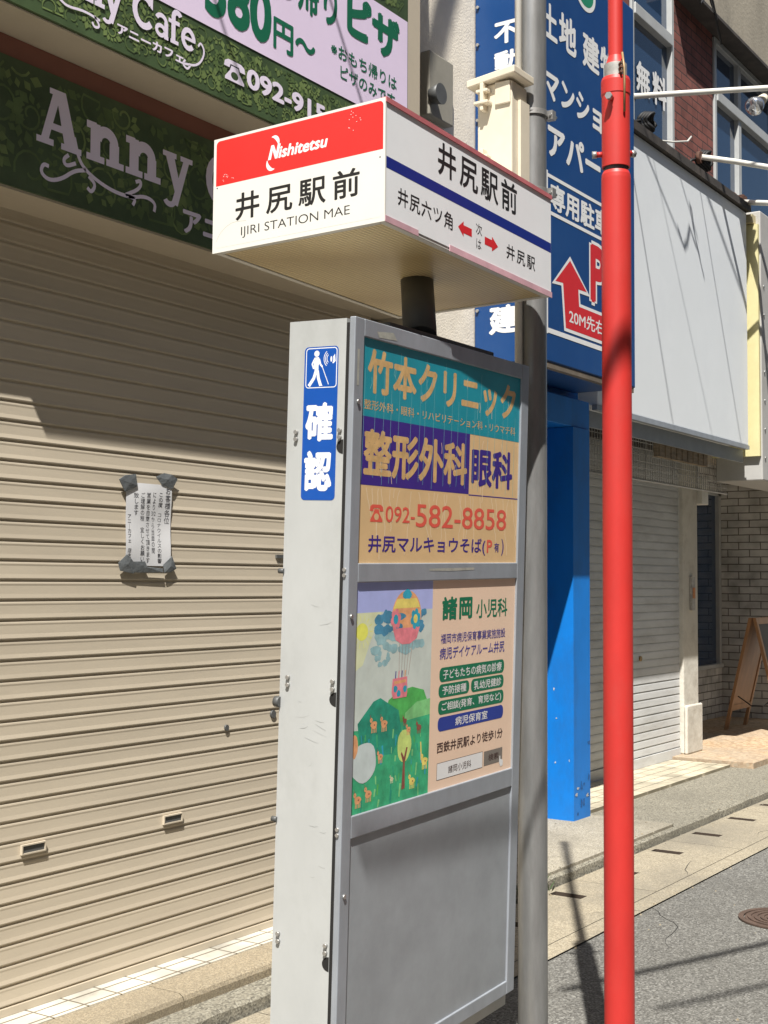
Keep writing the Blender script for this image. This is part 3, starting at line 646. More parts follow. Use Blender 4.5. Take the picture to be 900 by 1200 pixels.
# wire grille under the blank sign
t = thing('wire_grille', 'sagging wire mesh grille hanging under the blank white sign over the shutter', 'grille', (9.7, 3.9, 2.27))
b = MB(); M_mesh = mat('grey_wire', (.4, .39, .37), .5, .3)
x0, x1, z0, z1 = 8.25, 11.1, 2.27, 2.60
k = 0; x = x0
while x <= x1: b.tube([(x, 3.90, z0), (x, 3.90, z1)], .0028 if k % 12 else .008, M_mesh, 5); x += .045; k += 1
for i in range(8): z = z0+(z1-z0)*i/7; b.tube([(x0, 3.897, z), (x1, 3.897, z+.008)], .0028 if i else .008, M_mesh, 5)
b.build('mesh_panel', t)

# A-board
t = thing('chalkboard_sign', 'wooden A-frame chalkboard sign standing by the white brick wall', 'chalkboard sign', (12.8, 4.15, .1))
M_wd = mat('oak_frame', (.33, .17, .07), .5, var=.25, scale=12, stretch=(1, 1, .2)); M_chalk = mat('chalkboard', (.02, .021, .022), .6, var=.4, scale=9)
for sgn, nm in ((1, 'back_panel'), (-1, 'front_panel')):
    def Tq(v, sgn=sgn):
        return Vector((v.x, 4.15+sgn*(.02+(1.08-v.z)*.235)+v.y, .1+v.z))
    b = MB(); b.box(12.5, -.015, 0, 12.545, .015, 1.08, M_wd, Tq); b.box(13.055, -.015, 0, 13.1, .015, 1.08, M_wd, Tq); b.box(12.545, -.014, 1.02, 13.055, .014, 1.08, M_wd, Tq); b.box(12.545, -.014, .18, 13.055, .014, .235, M_wd, Tq)
    o = b.build(nm, t)
    b = MB(); b.box(12.545, -.006, .235, 13.055, .006, 1.02, M_chalk if sgn < 0 else M_wd, Tq); b.build('board', o)
b = MB(); b.tube([(12.6, 4.33, .42), (12.62, 4.2, .33), (12.63, 4.1, .33), (12.65, 3.98, .42)], .006, M_wire, 6); b.build('chain', t)

# sign lamp arms on the upper floor
def arm(label, pts, r, lamp=None):
    t = thing('lamp_arm', label, 'lamp arm', pts[0], 'pipe arms on the upper facade')
    b = MB(); b.tube(pts, r, M_whitepl, 12); b.build('pipe', t)
    b = MB(); b.tube([Vector(pts[0])+Vector((0, .03, 0)), pts[0]], r*2.2, M_rust, 12); b.build('wall_flange', t)
    if lamp:
        c, d = Vector(lamp[0]), Vector(lamp[1]).normalized()
        b = MB(); b.tube([c, c+d*.10], [.035, .045], M_pl, 16); o = b.build('lamp_socket', t)
        b = MB(); b.tube([c+d*.10, c+d*.15, c+d*.21, c+d*.235, c+d*.24], [.04, .062, .075, .055, .01], mat('silver_bulb', (.7, .72, .76), .1, .9, var=.05), 20); b.build('bulb', o)
ARMS = True

# ------------------------------------------------------------------ utility pole with conduit
PX, PY = 3.835, 1.995
t = thing('utility_pole', 'weathered grey steel pole behind the right edge of the bus stop', 'pole', (PX, PY, 0))
b = MB(); b.lathe((PX, PY), [(.0475, 0), (.0468, 3), (.046, 6.5), (0, 6.5)], M_steel, 40); b.build('shaft', t)
cxp, cyp = PX-.054, PY+.022
b = MB(); b.tube([(cxp, cyp, 2.05), (cxp, cyp, 6.2)], .0125, M_whitepl, 14); b.build('conduit', t)
for z in (2.775, 3.035):
    b = MB(); b.lathe((PX, PY), [(.0462, z), (.052, z), (.052, z+.018), (.0462, z+.018)], M_bolt, 32)
    b.tube([(cxp-.016, cyp-.004, z+.009), (cxp-.008, cyp-.016, z+.009), (PX-.03, PY-.036, z+.009)], .006, M_bolt, 8)
    o = b.build('clamp', t)
    b = MB(); b.box(PX+.025, PY-.062, z-.006, PX+.05, PY-.034, z+.024, M_bolt); b.tube([(PX+.02, PY-.055, z+.009), (PX+.065, PY-.055, z+.009)], .005, M_bolt, 8); b.build('bolt', o)

t = thing('junction_box', 'cream plastic junction box with a sloping lid on the grey pole', 'junction box', (3.73, 2.04, 2.45))
b = MB(); b.box(3.66, 1.977, 2.44, 3.765, 2.103, 3.105, M_pl); b.build('case', t, bevel=.005)
b = MB(); lidv = [(3.635, 1.955, 3.118), (3.635, 2.130, 3.100), (3.772, 1.955, 3.118), (3.772, 2.130, 3.100)]
b.add(lidv+[(x, y, z+.024) for x, y, z in lidv], [(0, 1, 3, 2), (4, 5, 7, 6), (0, 1, 5, 4), (1, 3, 7, 5), (3, 2, 6, 7), (2, 0, 4, 6)], M_pl)
b.box(3.652, 1.980, 3.03, 3.6595, 2.035, 3.104, M_pl); b.build('lid', t, bevel=.003)
for z in (3.035, 2.82):
    b = MB(); b.box(3.630, 2.066, z-.02, 3.659, 2.078, z+.07, M_pl); b.box(3.625, 2.047, z, 3.659, 2.098, z+.010, M_pl); b.box(3.632, 2.052, z+.040, 3.659, 2.094, z+.050, M_pl); b.build('latch', t, bevel=.002)
b = MB(); b.box(3.70, 1.966, 2.55, 3.76, 1.976, 3.05, M_pl); b.box(3.767, 1.99, 2.7, 3.80, 2.02, 2.74, M_bolt); b.box(3.767, 1.99, 3.0, 3.80, 2.02, 3.03, M_bolt); b.build('mounting_bracket', t)

# ------------------------------------------------------------------ red pole
QX, QY = 3.479, 1.540
t = thing('red_pole', 'bright red two stage steel pole in front of the blue pillar', 'pole', (QX, QY, 0))
c = (QX, QY)
b = MB(); b.lathe(c, [(.042, 0), (.042, 2.66)], M_redp, 48); b.lathe(c, [(.042, 2.66), (.041, 2.672), (.037, 2.682), (.03, 2.684)], M_redp, 48); b.build('lower_tube', t)
b = MB(); b.lathe(c, [(.033, 2.68), (.033, 2.70)], M_dark, 40); b.lathe(c, [(.036, 2.694), (.0405, 2.694), (.0405, 2.698)], M_redp, 48); b.lathe(c, [(.0405, 2.698), (.0402, 2.905)], M_redp, 48)
b.lathe(c, [(.0402, 2.903), (.042, 2.906), (.042, 2.945)], M_redp, 48); b.lathe(c, [(.042, 2.945), (.039, 2.955), (.030, 2.958)], M_redp, 48); b.build('sleeve', t)
b = MB(); b.lathe(c, [(.0325, 2.95), (.0325, 2.995), (.024, 2.998)], mat('bare_collar', (.42, .41, .38), .5, .3, var=.3, scale=30), 40); b.build('collar', t)
b = MB(); b.lathe(c, [(.031, 2.993), (.026, 3.004), (.0215, 3.02)], M_redp, 40); b.lathe(c, [(.0212, 3.018), (.0205, 6.0), (0, 6.0)], M_redp, 40); b.build('upper_tube', t)
def radial(deg, z, r0, r1, rad, m, b, n=12):
    a = R(deg); d = Vector((math.cos(a), math.sin(a), 0)); b.tube([Vector((QX, QY, z))+d*r0, Vector((QX, QY, z))+d*r1], rad, m, n)
# image right = (sin, -cos) of the view direction
VA = math.degrees(YAW)
for da, z in ((180-28, 2.885), (-62, 2.745), (90-10, 2.735)):
    b = MB(); ang = VA+da
    radial(ang, z, .038, .056, .008, M_redp, b); radial(ang, z, .054, .068, .0105, M_bolt, b, 6); b.build('set_bolt', t)
b = MB(); a = R(VA+180+22); d = Vector((math.cos(a), math.sin(a), 0)); o_ = Vector((QX, QY, 0))
b.tube([o_+d*.036+Vector((0, 0, 3.02)), o_+d*.046+Vector((0, 0, 2.97)), o_+d*.047+Vector((0, 0, 2.93)), o_+d*.046+Vector((0, 0, 2.845))], .0035, mat('brass_strap', (.30, .2, .1), .5, .4), 8)
for z in (2.985, 2.972, 2.958): 
    e = R(VA+180+10); d2 = Vector((math.cos(e), math.sin(e), 0)); b.tube([o_+d2*.026+Vector((0, 0, z)), o_+d2*.05+Vector((0, 0, z+.002))], .004, M_rust, 8)
b.build('tie_strap', t)

# ------------------------------------------------------------------ buildings across the street (added to block sky light from the shop fronts, seen only in reflections)
M_opp = mat('beige_render', (.30, .27, .23), .85, var=.1, scale=2)
for x0, x1, z1 in ((-14, -3, 11.5), (-2.6, 7, 14.5), (7.6, 15, 11.0), (15.5, 30, 13.0)):
    t = thing('sky_block_building', 'unseen beige building behind the photographer, added to block sky light on the shop fronts', 'building', ((x0+x1)/2, -5.5, 0), 'added buildings across the street')
    b = MB(); b.box(x0, -13, 0, x1, -5.2, z1, M_opp); b.build('wall', t)
    b = MB(); b.box(x0-.1, -13.1, z1, x1+.1, -5.05, z1+.18, M_soffit); b.build('roof', t)
    for fl in range(3):
        xw = x0+.8
        while xw+1.4 < x1:
            b = MB(); b.box(xw, -5.197, 1.0+fl*3, xw+1.3, -5.15, 2.4+fl*3, M_frame); o = b.build('window', t)
            b = MB(); b.box(xw+.06, -5.148, 1.06+fl*3, xw+1.24, -5.14, 2.34+fl*3, M_glass); b.build('pane', o); xw += 2.2

# ------------------------------------------------------------------ bus stop
RS = Matrix(((.99971, -.00603, .02351), (.0057, .99989, .01374), (-.02359, -.0136, .99963)))
OS = Vector((2.701, 1.8196, 2.4001))
RC = Matrix(((.999, -.04196, -.01562), (.04135, .99845, -.03712), (.01716, .03644, .99919)))
OC = Vector((2.6326, 1.8554, 2.1499))
SG = lambda v: OS+RS @ Vector(v)
EYE = Vector((0, 0, 1.5))
CB = lambda v: EYE+(OC+RC @ Vector(v)-EYE)*1.009
bus = thing('bus_stop', 'grey bus stop cabinet with clinic posters under a red and white name box', 'bus stop', (3.12, 1.99, 0))
WC, HC = .995, 1.915
# cabinet body and door
b = MB(); b.box(.003, .028, -HC-.05, WC, .200, .001, M_cab, CB); M_scr = mat('scratch_grey', (.37, .375, .36), .6); P = Print(b, lambda u, v, h: CB((.0028-h, -u, v)), .0001); q = random.Random(15)
for k in range(14):
    u, v, a = q.gauss(-.10, .03), q.choice((-1.02, -1.15, -1.3, -.75))+q.gauss(0, .05), q.uniform(-.5, .9); l = q.uniform(.008, .045)
    P.ribbon([(u, v), (u+l*.6*math.cos(a), v+l*.5*math.sin(a)-.002), (u+l*math.cos(a), v+l*math.sin(a))], q.uniform(.0005, .0012), M_scr, 1+.2*k, taper=True)
cab = b.build('cabinet', bus)
b = MB(); b.box(.0035, .0178, -HC, WC-.01, .0278, -.010, M_black, CB); b.build('door_gap_shade', bus)  # black filler paints the shade of the open gap behind the door
b = MB(); e = .051; dv = (0, .0175)
def bar(u0, v0, u1, v1, m=M_alu, y0=.0, y1=.0175): b.box(u0, y0, v0, u1, y1, v1, m, CB)
bar(0, -HC, e-.008, .004); bar(WC-.05, -HC, WC, .004); bar(e-.008, -.0404, WC-.05, .004); bar(e-.008, -.652, WC-.05, -.604); bar(e-.008, -1.285, WC-.05, -1.229); bar(e-.008, -HC, WC-.05, -1.875)
b.build('door_frame', bus, bevel=.0025)
b = MB(); b.box(e-.008, .0058, -1.875, WC-.05, .0165, -1.285, M_alu_d, CB); b.build('lower_panel', bus)
b = MB(); b.box(.26, .06, .001, .87, .16, .034, M_dark, CB); b.build('post_flange', bus, bevel=.004)
for x in (.16, .80):
    b = MB(); b.box(x, .07, -2.16, x+.06, .15, -HC-.05, M_dark, CB); b.build('leg', bus)
b = MB(); b.box(2.72, 1.80, 0, 3.66, 2.2, .03, M_conc, None); b.build('base', bus, bevel=.008)
# bolts on the narrow side
for y, v in ((.170, -.279), (.170, -.297), (.0385, -.277), (.0385, -.294), (.174, -.896), (.174, -.915), (.0385, -.896), (.0385, -.915), (.182, -1.538), (.181, -1.557), (.0385, -1.542), (.0385, -1.560)):
    b = MB(); b.tube([CB((.0035, y, v)), CB((-.004, y, v))], .0055, M_bolt, 10); b.build('bolt', cab)
for v in (-.317, -.940, -1.587):
    b = MB(); pts = [(.0025, .0285+.020*math.cos(R(a)), v+.018*math.sin(R(a))) for a in range(-90, 91, 15)]
    b.poly([CB(p_) for p_ in pts], M_black); b.poly([CB((p_[0]+.0015, p_[1], p_[2])) for p_ in pts], M_black); b.build('finger_hole', cab)
for v in (-.62, -1.255):
    b = MB(); b.tube([CB((.006, .012, v)), CB((-.004, .012, v))], .005, M_bolt, 8); b.tube([CB((.006, .012, v-.014)), CB((-.004, .012, v-.014))], .005, M_bolt, 8); b.build('hinge', cab)
for v in (-.63, -1.255, -.96):
    b = MB(); b.tube([CB((.003, .196, v)), CB((.003, .212, v))], .007 if v != -.96 else .014, M_dark, 10); b.build('rear_stud', cab)
for u, v in ((.02, -.205), (.016, -.735), (.018, -1.42)):
    b = MB(); b.tube([CB((u, .001, v)), CB((u, -.004, v))], .006, M_bolt, 10); b.build('frame_screw', bus)
# blue audio guide sticker on the narrow side
M_sblue = ink('sticker_blue', (.006, .075, .36), .35)
b = MB(); P = Print(b, lambda u, v, h: CB((.0025-h, -u, v)))
P.rrect(-.1515, -.450, -.0495, -.066, .011, M_sblue, 1)
P.rrect(-.1470, -.1695, -.0530, -.0690, .009, W, 2); P.rrect(-.1448, -.1673, -.0552, -.0712, .007, M_sblue, 3)
P.text('確', -.1436, -.303, -.0600, -.2055, W, .037, lay=3); P.text('認', -.1440, -.4270, -.0605, -.3265, W, .037, lay=3)
P.ell(-.1145, -.0835, .0078, .0078, W, 4)
P.poly([(-.1215, -.093), (-.108, -.092), (-.1035, -.106), (-.1085, -.112), (-.1085, -.127), (-.119, -.129), (-.1225, -.112)], W, 4)
P.ribbon([(-.1195, -.095), (-.1275, -.109), (-.1225, -.121)], .005, W, 4)
P.ribbon([(-.107, -.097), (-.1025, -.111), (-.0965, -.117)], .005, W, 4.2)
P.ribbon([(-.1155, -.126), (-.122, -.145), (-.1365, -.164)], .0085, W, 4.2)
P.ribbon([(-.1115, -.126), (-.108, -.145), (-.1005, -.164)], .0085, W, 4.4)
P.poly([(-.1005, -.160), (-.094, -.1645), (-.104, -.1645)], W, 4)
P.ribbon([(-.0975, -.116), (-.077, -.1615)], .002, W, 4)
P.poly([(-.073, -.089), (-.066, -.094), (-.060, -.086), (-.0575, -.104), (-.0645, -.110), (-.0725, -.104)], W, 4); P.ell(-.0705, -.0985, .006, .011, M_sblue, 4.6); P.ell(-.0705, -.0985, .0028, .007, W, 5)
for r in (.010, .0145, .019): P.arc(-.0735, -.097, r, r*1.15, 125, 235, .0018, W, 4)
b.build('audio_guide_sticker', cab)

# glue marks on the frame
M_glue = mat('glue_residue', (.36, .355, .31), .7, var=.2, scale=40)
b = MB(); P = Print(b, lambda u, v, h: CB((u, -.0003-h, v)), .0001)
P.poly([(.40, -.619), (.66, -.617), (.66, -.624), (.52, -.6265), (.40, -.625)], M_glue, 1); P.poly([(.10, -.02), (.18, -.012), (.20, -.03), (.11, -.034)], M_glue, 1); P.rect(.012, -.075, .022, -.165, M_glue, 1)
b.build('glue_marks', bus)

# posters ---------------------------------------------------------
FC = lambda u, v, h: CB((u, .0060-h, v))
M_tan = mat('faded_tan_poster', (.72, .49, .25), .5, var=.08, scale=8); M_teal = mat('teal_poster', (.012, .29, .37), .4, var=.16, scale=5)
M_purp = ink('purple', (.045, .018, .23)); M_tanl = mat('letter_tan', (.66, .42, .18), .5, var=.25, scale=30); M_rtxt = ink('faded_red', (.75, .11, .07)); M_streak = mat('peeled_streak', (.80, .62, .40), .6); M_streak2 = mat('peeled_streak_teal', (.2, .48, .5), .6)
b = MB(); b.box(.043, .0061, -.604, WC-.05, .0165, -.0404, M_tan, CB); P = Print(b, FC, .0001)
P.rect(.0432, -.236, WC-.0502, -.0406, M_teal, 1); P.rect(.0432, -.408, .6255, -.236, M_purp, 1); P.rect(.6255, -.4115, WC-.0502, -.4085, M_purp, 1)
P.text('竹本クリニック', .0704, -.176, .915, -.064, M_tanl, .03, lay=2)
P.text('整形外科・眼科・リハビリテーション科・リウマチ科', .0576, -.2185, .9174, -.1934, M_tanl, .006, lay=2)
P.text('整形外科', .0609, -.386, .6125, -.266, M_tanl, .032, lay=2); P.text('眼科', .6391, -.3843, .905, -.2708, M_purp, .032, lay=2)
phone(P, .0978, -.4995, .1633, -.4555, M_rtxt, M_tan, 2)
P.text('092-', .1745, -.4990, .3241, -.4571, M_rtxt, .008, lay=2); P.text('582-8858', .330, -.508, .8709, -.446, M_rtxt, .008, lay=2)
P.text('井尻マルキョウそば(', .0945, -.583, .738, -.533, M_purp, .014, lay=2); P.text('P', .7475, -.575, .782, -.537, M_rtxt, .02, lay=2); P.text('有', .796, -.573, .828, -.545, M_purp, .01, lay=2); P.text(')', .843, -.583, .858, -.533, M_purp, .01, lay=2)
q = random.Random(11)
for k in range(20):                                   # cracked, peeling film
    u = .06+.045*k+q.uniform(-.01, .01); v = -.05-q.uniform(0, .12); pts = []
    while v > -.405: pts.append((u, v)); v -= .02; u += q.uniform(-.0012, .0004)
    if len(pts) > 2: P.ribbon(pts, .0013, M_streak2, 3+.02*k)
for k in range(34):
    u = .052+.0265*k+q.uniform(-.012, .012); v = -.415 if q.random() < .7 else -.25; pts = []; e_ = v-q.uniform(.08, .2); dr = q.uniform(-.004, .004)
    if v > -.3 and u < .64: v = -.412
    while v > max(e_, -.60): pts.append((min(max(u, .047), .94), v)); v -= .012; u += dr+q.uniform(-.005, .005)
    if len(pts) > 2: P.ribbon(pts, .0034, M_streak, 1.2+.02*k, smooth=1)
for k in range(22):                                   # flakes lost inside the big letters
    u = q.uniform(.08, .9); v = q.uniform(-.38, -.27) if u < .6 and k % 2 else q.uniform(-.17, -.08)
    P.ribbon([(u, v), (u+q.uniform(-.006, .006), v-.015), (u+q.uniform(-.012, .012), v-.03)], .0022, M_streak if k % 2 else M_streak2, 3)
b.build('clinic_poster', bus)

M_peach = mat('peach_poster', (.84, .62, .46), .5, var=.04, scale=4); M_pg = ink('poster_green', (.005, .17, .08)); M_pb = ink('poster_blue', (.02, .045, .30)); M_pp = ink('poster_violet', (.085, .07, .30)); M_pbr = ink('poster_brown', (.06, .025, .02))
b = MB(); b.box(.043, .0061, -1.229, WC-.05, .0165, -.652, M_peach, CB); P = Print(b, FC, .0001)
U0, U1 = .0432, .433
c_sky = mat('crayon_sky', (0.588, 0.644, 0.588), .7, var=.12, scale=14); c_lav = mat('crayon_lavender', (0.420, 0.462, 0.812), .7, var=.08, scale=14); c_pale = mat('crayon_pale_yellow', (0.700, 0.728, 0.462), .7, var=.15, scale=14)
c_g1 = mat('crayon_green', (0.042, 0.420, 0.196), .7, var=.4, scale=24); c_g2 = mat('crayon_teal_green', (0.017, 0.308, 0.196), .7, var=.4, scale=24); c_g3 = mat('crayon_leaf_green', (0.084, 0.448, 0.098), .7, var=.35, scale=24); c_g4 = mat('crayon_light_green', (0.224, 0.588, 0.224), .7, var=.3, scale=24); c_bl = mat('crayon_blue', (0.070, 0.266, 0.420), .7, var=.4, scale=24); c_bl2 = mat('crayon_blue_grey', (0.308, 0.504, 0.532), .7, var=.3, scale=24)
c_pk = mat('crayon_pink', (0.820, 0.238, 0.280), .7, var=.25, scale=30); c_or = mat('crayon_orange', (0.820, 0.392, 0.182), .7, var=.3, scale=30); c_ye = mat('crayon_yellow', (0.820, 0.672, 0.168), .7, var=.2, scale=30); c_yl = mat('crayon_sun', (0.820, 0.820, 0.140), .7, var=.15, scale=30); c_br = mat('crayon_brown', (0.266, 0.084, 0.056), .7, var=.3, scale=30); c_lg = mat('crayon_lime', (0.588, 0.728, 0.210), .7, var=.25, scale=24); c_gr = mat('crayon_grey', (0.588, 0.658, 0.644), .7, var=.12, scale=18); c_tl = mat('crayon_turquoise', (0.028, 0.364, 0.504), .7, var=.3, scale=24)
P.rect(U0, -1.2285, U1, -.7285, c_sky, 1); P.rect(U0, -.7285, U1, -.6525, c_lav, 1)
P.poly([(U0, -.7285), (.17, -.7285), (.12, -.80), (.085, -.86), (U0, -.875)], c_pale, 1.5)
q = random.Random(21)
for va, vb, ua, m_ in ((-.742, -.742, .15, c_bl), (-.775, -.77, .14, c_bl), (-.80, -.795, .135, c_bl2), (-.83, -.82, .125, c_bl2)):
    for k in range(16):
        u_ = ua+q.random()*(.405-ua); P.ell(u_, va+(vb-va)*k/16+q.uniform(-.008, .008), q.uniform(.012, .026), q.uniform(.007, .013), m_, 2+.03*k+(.6 if m_ is c_bl else 0), 14, .14)
for k in range(10): P.ell(.15+q.random()*.06, -.86+q.uniform(-.01, .03), q.uniform(.008, .016), q.uniform(.006, .01), c_bl2, 1.8+.02*k, 12, .15)
P.ell(.078, -.776, .028, .022, c_yl, 2)
for k in range(14): a = R(k*360/14); P.ribbon([(.078+.034*math.cos(a), -.776+.028*math.sin(a)), (.078+.05*math.cos(a), -.776+.042*math.sin(a))] if .078+.05*math.cos(a) > U0+.002 else [(.078+.026*math.cos(a), -.776+.022*math.sin(a)), (.078+.030*math.cos(a), -.776+.025*math.sin(a))], .0016, c_yl, 2)
bx, by_ = .296, -.7445
P.ell(bx, by_, .076, .069, c_or, 3, 32)
P.poly([(bx-.07, by_-.03), (bx+.07, by_-.03), (bx+.055, by_-.06), (bx+.02, by_-.073), (bx-.02, by_-.073), (bx-.055, by_-.06)], c_pk, 3.5)
P.poly([(bx-.05, by_+.047), (bx+.05, by_+.047), (bx+.07, by_+.022), (bx-.07, by_+.022)], c_ye, 3.5)
P.ell(bx, by_+.058, .024, .013, c_tl, 4, 12, .15)
for k in range(6):
    for fx, fy, m_ in ((bx+.046, by_-.008, c_tl), (bx-.056, by_-.006, c_pk)):
        a = R(60*k+15); P.ell(fx+.017*math.cos(a), fy+.018*math.sin(a), .0095, .0105, m_, 4+.1*k, 10)
P.ell(bx+.046, by_-.008, .011, .012, c_ye, 5, 12); P.ell(bx-.056, by_-.006, .012, .013, c_tl, 5, 12)
for k in range(5): P.ribbon([(bx-.034+.017*k, by_-.07), (bx-.032+.012*k, by_-.155)], .0012, c_br, 3)
for k in range(4): P.ribbon([(.248+.016*k, -.886), (.246+.016*k, -.905)], .005, (M_pp, c_pk, M_pp, c_or)[k], 3)
P.poly([(.232, -.905), (.306, -.903), (.308, -.945), (.305, -.957), (.236, -.957), (.228, -.94)], c_pk, 5)
P.poly([(.240, -.912), (.300, -.910), (.300, -.918), (.240, -.92)], c_or, 5.5)
for x, y in ((.247, -.932), (.264, -.945), (.296, -.935)): P.ell(x, y, .010, .009, c_tl, 6, 12, .1)
# hills, field and animals
P.poly([(.20, -.99), (.215, -.958), (.2642, -.9402), (.3346, -.9331), (.3964, -.946), (.4166, -.975), (U1, -.98), (U1, -1.06), (.2, -1.06)], c_g3, 2)
P.poly([(.30, -1.0), (.36, -.975), (U1, -.972), (U1, -1.05), (.3, -1.05)], c_g4, 2.4)
P.poly([(U0, -1.2285), (U0, -1.02), (.2, -1.03), (.3, -1.02), (U1, -1.015), (U1, -1.2285)], c_g1, 3)
P.poly([(.068, -1.005), (.1411, -.955), (.1739, -.949), (.2667, -.989), (.285, -1.05), (.24, -1.10), (.10, -1.09), (.08, -1.06)], c_g2, 3.5)
q = random.Random(4)
for k in range(60):
    u, v = q.uniform(.06, .42), q.uniform(-1.21, -1.03); P.ribbon([(u, v), (u+q.uniform(-.006, .006), v-q.uniform(.015, .035))], q.uniform(.004, .012), (c_g1, c_g2, c_g4, c_g3, c_tl)[q.randrange(5)], 4+.02*k, taper=True)
P.ell(.10, -1.105, .062, .05, c_gr, 6, 24, .06); P.ell(.058, -1.06, .014, .03, c_or, 6.2, 14, .1)
P.ell(.300, -1.085, .036, .043, c_lg, 6, 20, .05); P.poly([(.290, -1.20), (.308, -1.198), (.305, -1.13), (.318, -1.092), (.311, -1.09), (.30, -1.115), (.288, -1.10), (.283, -1.105), (.296, -1.13)], c_br, 6.4)
def critter(u, v, s_, m_):
    P.ell(u, v, .014*s_, .009*s_, m_, 6.6, 14, .12); P.ell(u-.012*s_, v+.012*s_, .006*s_, .006*s_, m_, 6.8, 10)
    for d_ in (-.009, -.003, .004, .010): P.ribbon([(u+d_*s_, v-.006*s_), (u+d_*s_, v-.018*s_)], .003*s_, m_, 6.7)
    P.ribbon([(u-.015*s_, v+.016*s_), (u-.016*s_, v+.024*s_)], .002*s_, c_br, 6.9); P.ell(u-.013*s_, v+.013*s_, .0013, .0013, c_br, 7.2, 6); P.ell(u+.003*s_, v, .003*s_, .002*s_, c_br, 7.2, 6)
for u, v, s_, m_ in ((.145, -1.015, 1.1, c_or), (.195, -1.017, 1.1, c_or), (.30, -1.02, .7, c_br), (.32, -1.045, .8, c_or), (.375, -1.045, .9, c_br), (.18, -1.10, .9, c_or), (.078, -1.195, 1.1, c_or), (.127, -1.187, 1.1, c_or), (.345, -1.185, 1.1, c_ye), (.41, -1.14, 1.2, c_ye), (.24, -1.165, .6, c_pale)): critter(u, v, s_, m_)
P.ribbon([(.392, -1.135), (.388, -1.095), (.386, -1.085)], .006, c_ye, 7)
# print on the right
P.text('諸岡', .4877, -.7636, .6667, -.698, M_pg, .035, space=1.15, lay=2); P.text('小児科', .6916, -.765, .8941, -.710, M_pg, .016, lay=2)
P.text('福岡市病児保育事業実施施設', .4845, -.828, .8838, -.8004, M_pp, .008, lay=2); P.text('病児デイケアルーム井尻', .4803, -.872, .8813, -.838, M_pp, .014, lay=2)
for u0, v0, u1, v1, m_, s_, a0, b0, a1, b1 in ((.482, -.934, .882, -.894, M_pg, '子どもたちの病気の診療', .5028, -.9275, .865, -.9005), (.4795, -.977, .660, -.940, M_pg, '予防接種', .5005, -.9705, .642, -.9465),
        (.671, -.9775, .881, -.9395, M_pg, '乳幼児健診', .6889, -.9715, .8654, -.9465), (.4795, -1.024, .883, -.985, M_pg, 'ご相談(発育、育児など)', .4993, -1.018, .8664, -.991), (.4795, -1.070, .883, -1.031, M_pb, '病児保育室', .5807, -1.063, .7795, -1.038)):
    P.rrect(u0, v0, u1, v1, .0165, m_, 2); P.text(s_, a0, b0, a1, b1, W, .012, lay=3)
P.text('西鉄井尻駅より徒歩1分', .4777, -1.1295, .8829, -1.0995, M_pbr, .014, lay=2)
P.rect(.4805, -1.2035, .7555, -1.1565, M_pbr, 2); P.rect(.4819, -1.2022, .754, -1.1578, W, 3); P.text('諸岡小児科', .5466, -1.1924, .6834, -1.1709, M_pbr, .004, lay=4)
P.rect(.7637, -1.2009, .8841, -1.1588, ink('button_grey', (.20, .175, .15)), 2); P.text('検索', .7923, -1.190, .859, -1.1701, M_pbr, .008, lay=3)
P.poly([(.864, -1.203), (.866, -1.183), (.871, -1.183), (.872, -1.193), (.884, -1.196), (.890, -1.202), (.888, -1.214), (.874, -1.216)], W, 4)
b.build('childrens_clinic_poster', bus)

# post and name box
b = MB(); c0 = SG((.455, .235, -.06)); b.tube([CB((.505, .11, .03)), SG((.545, .245, .001))], .0485, M_dark, 32); b.build('post', bus)
WS, DS, HS = .9257, .5577, .3171
M_edge = mat('name_box_edge', (.62, .60, .55), .5, var=.1); M_sw = mat('name_box_white', (.70, .685, .63), .38, var=.03, scale=3); M_sw2 = mat('route_panel_white', (.78, .79, .80), .35, var=.05, scale=3)
b = MB(); b.box(.004, .004, .012, WS-.002, DS-.004, HS-.002, M_edge, SG); box_ = b.build('name_box', bus, bevel=.003)
# yellowed diffuser underneath
M_diff = bpy.data.materials.new('yellowed_prismatic_diffuser'); M_diff.use_nodes = True; n = M_diff.node_tree; pb = n.nodes['Principled BSDF']
tc = n.nodes.new('ShaderNodeTexCoord'); vo = n.nodes.new('ShaderNodeTexVoronoi'); vo.inputs['Scale'].default_value = 75; vo.inputs['Randomness'].default_value = 0
n.links.new(tc.outputs['Object'], vo.inputs['Vector']); bp = n.nodes.new('ShaderNodeBump'); bp.inputs['Strength'].default_value = .8; bp.inputs['Distance'].default_value = .004
n.links.new(vo.outputs['Distance'], bp.inputs['Height']); n.links.new(bp.outputs[0], pb.inputs['Normal'])
cr = n.nodes.new('ShaderNodeValToRGB'); cr.color_ramp.elements[0].color = (.88, .74, .44, 1); cr.color_ramp.elements[1].color = (.46, .34, .16, 1); cr.color_ramp.elements[0].position = .12; cr.color_ramp.elements[1].position = .62
n.links.new(vo.outputs['Distance'], cr.inputs[0]); n.links.new(cr.outputs[0], pb.inputs['Base Color']); pb.inputs['Roughness'].default_value = .35
b = MB(); b.box(.02, .02, .003, WS-.02, DS-.02, .010, M_diff, SG); b.build('diffuser', box_)
b = MB()
for a in ((0, 0, 0, WS, .019, .011), (0, DS-.019, 0, WS, DS, .011), (0, .0195, 0, .019, DS-.0195, .011), (WS-.019, .0195, 0, WS, DS-.0195, .011)): b.box(*a, M_edge, SG)
b.build('bottom_trim', box_, bevel=.002)
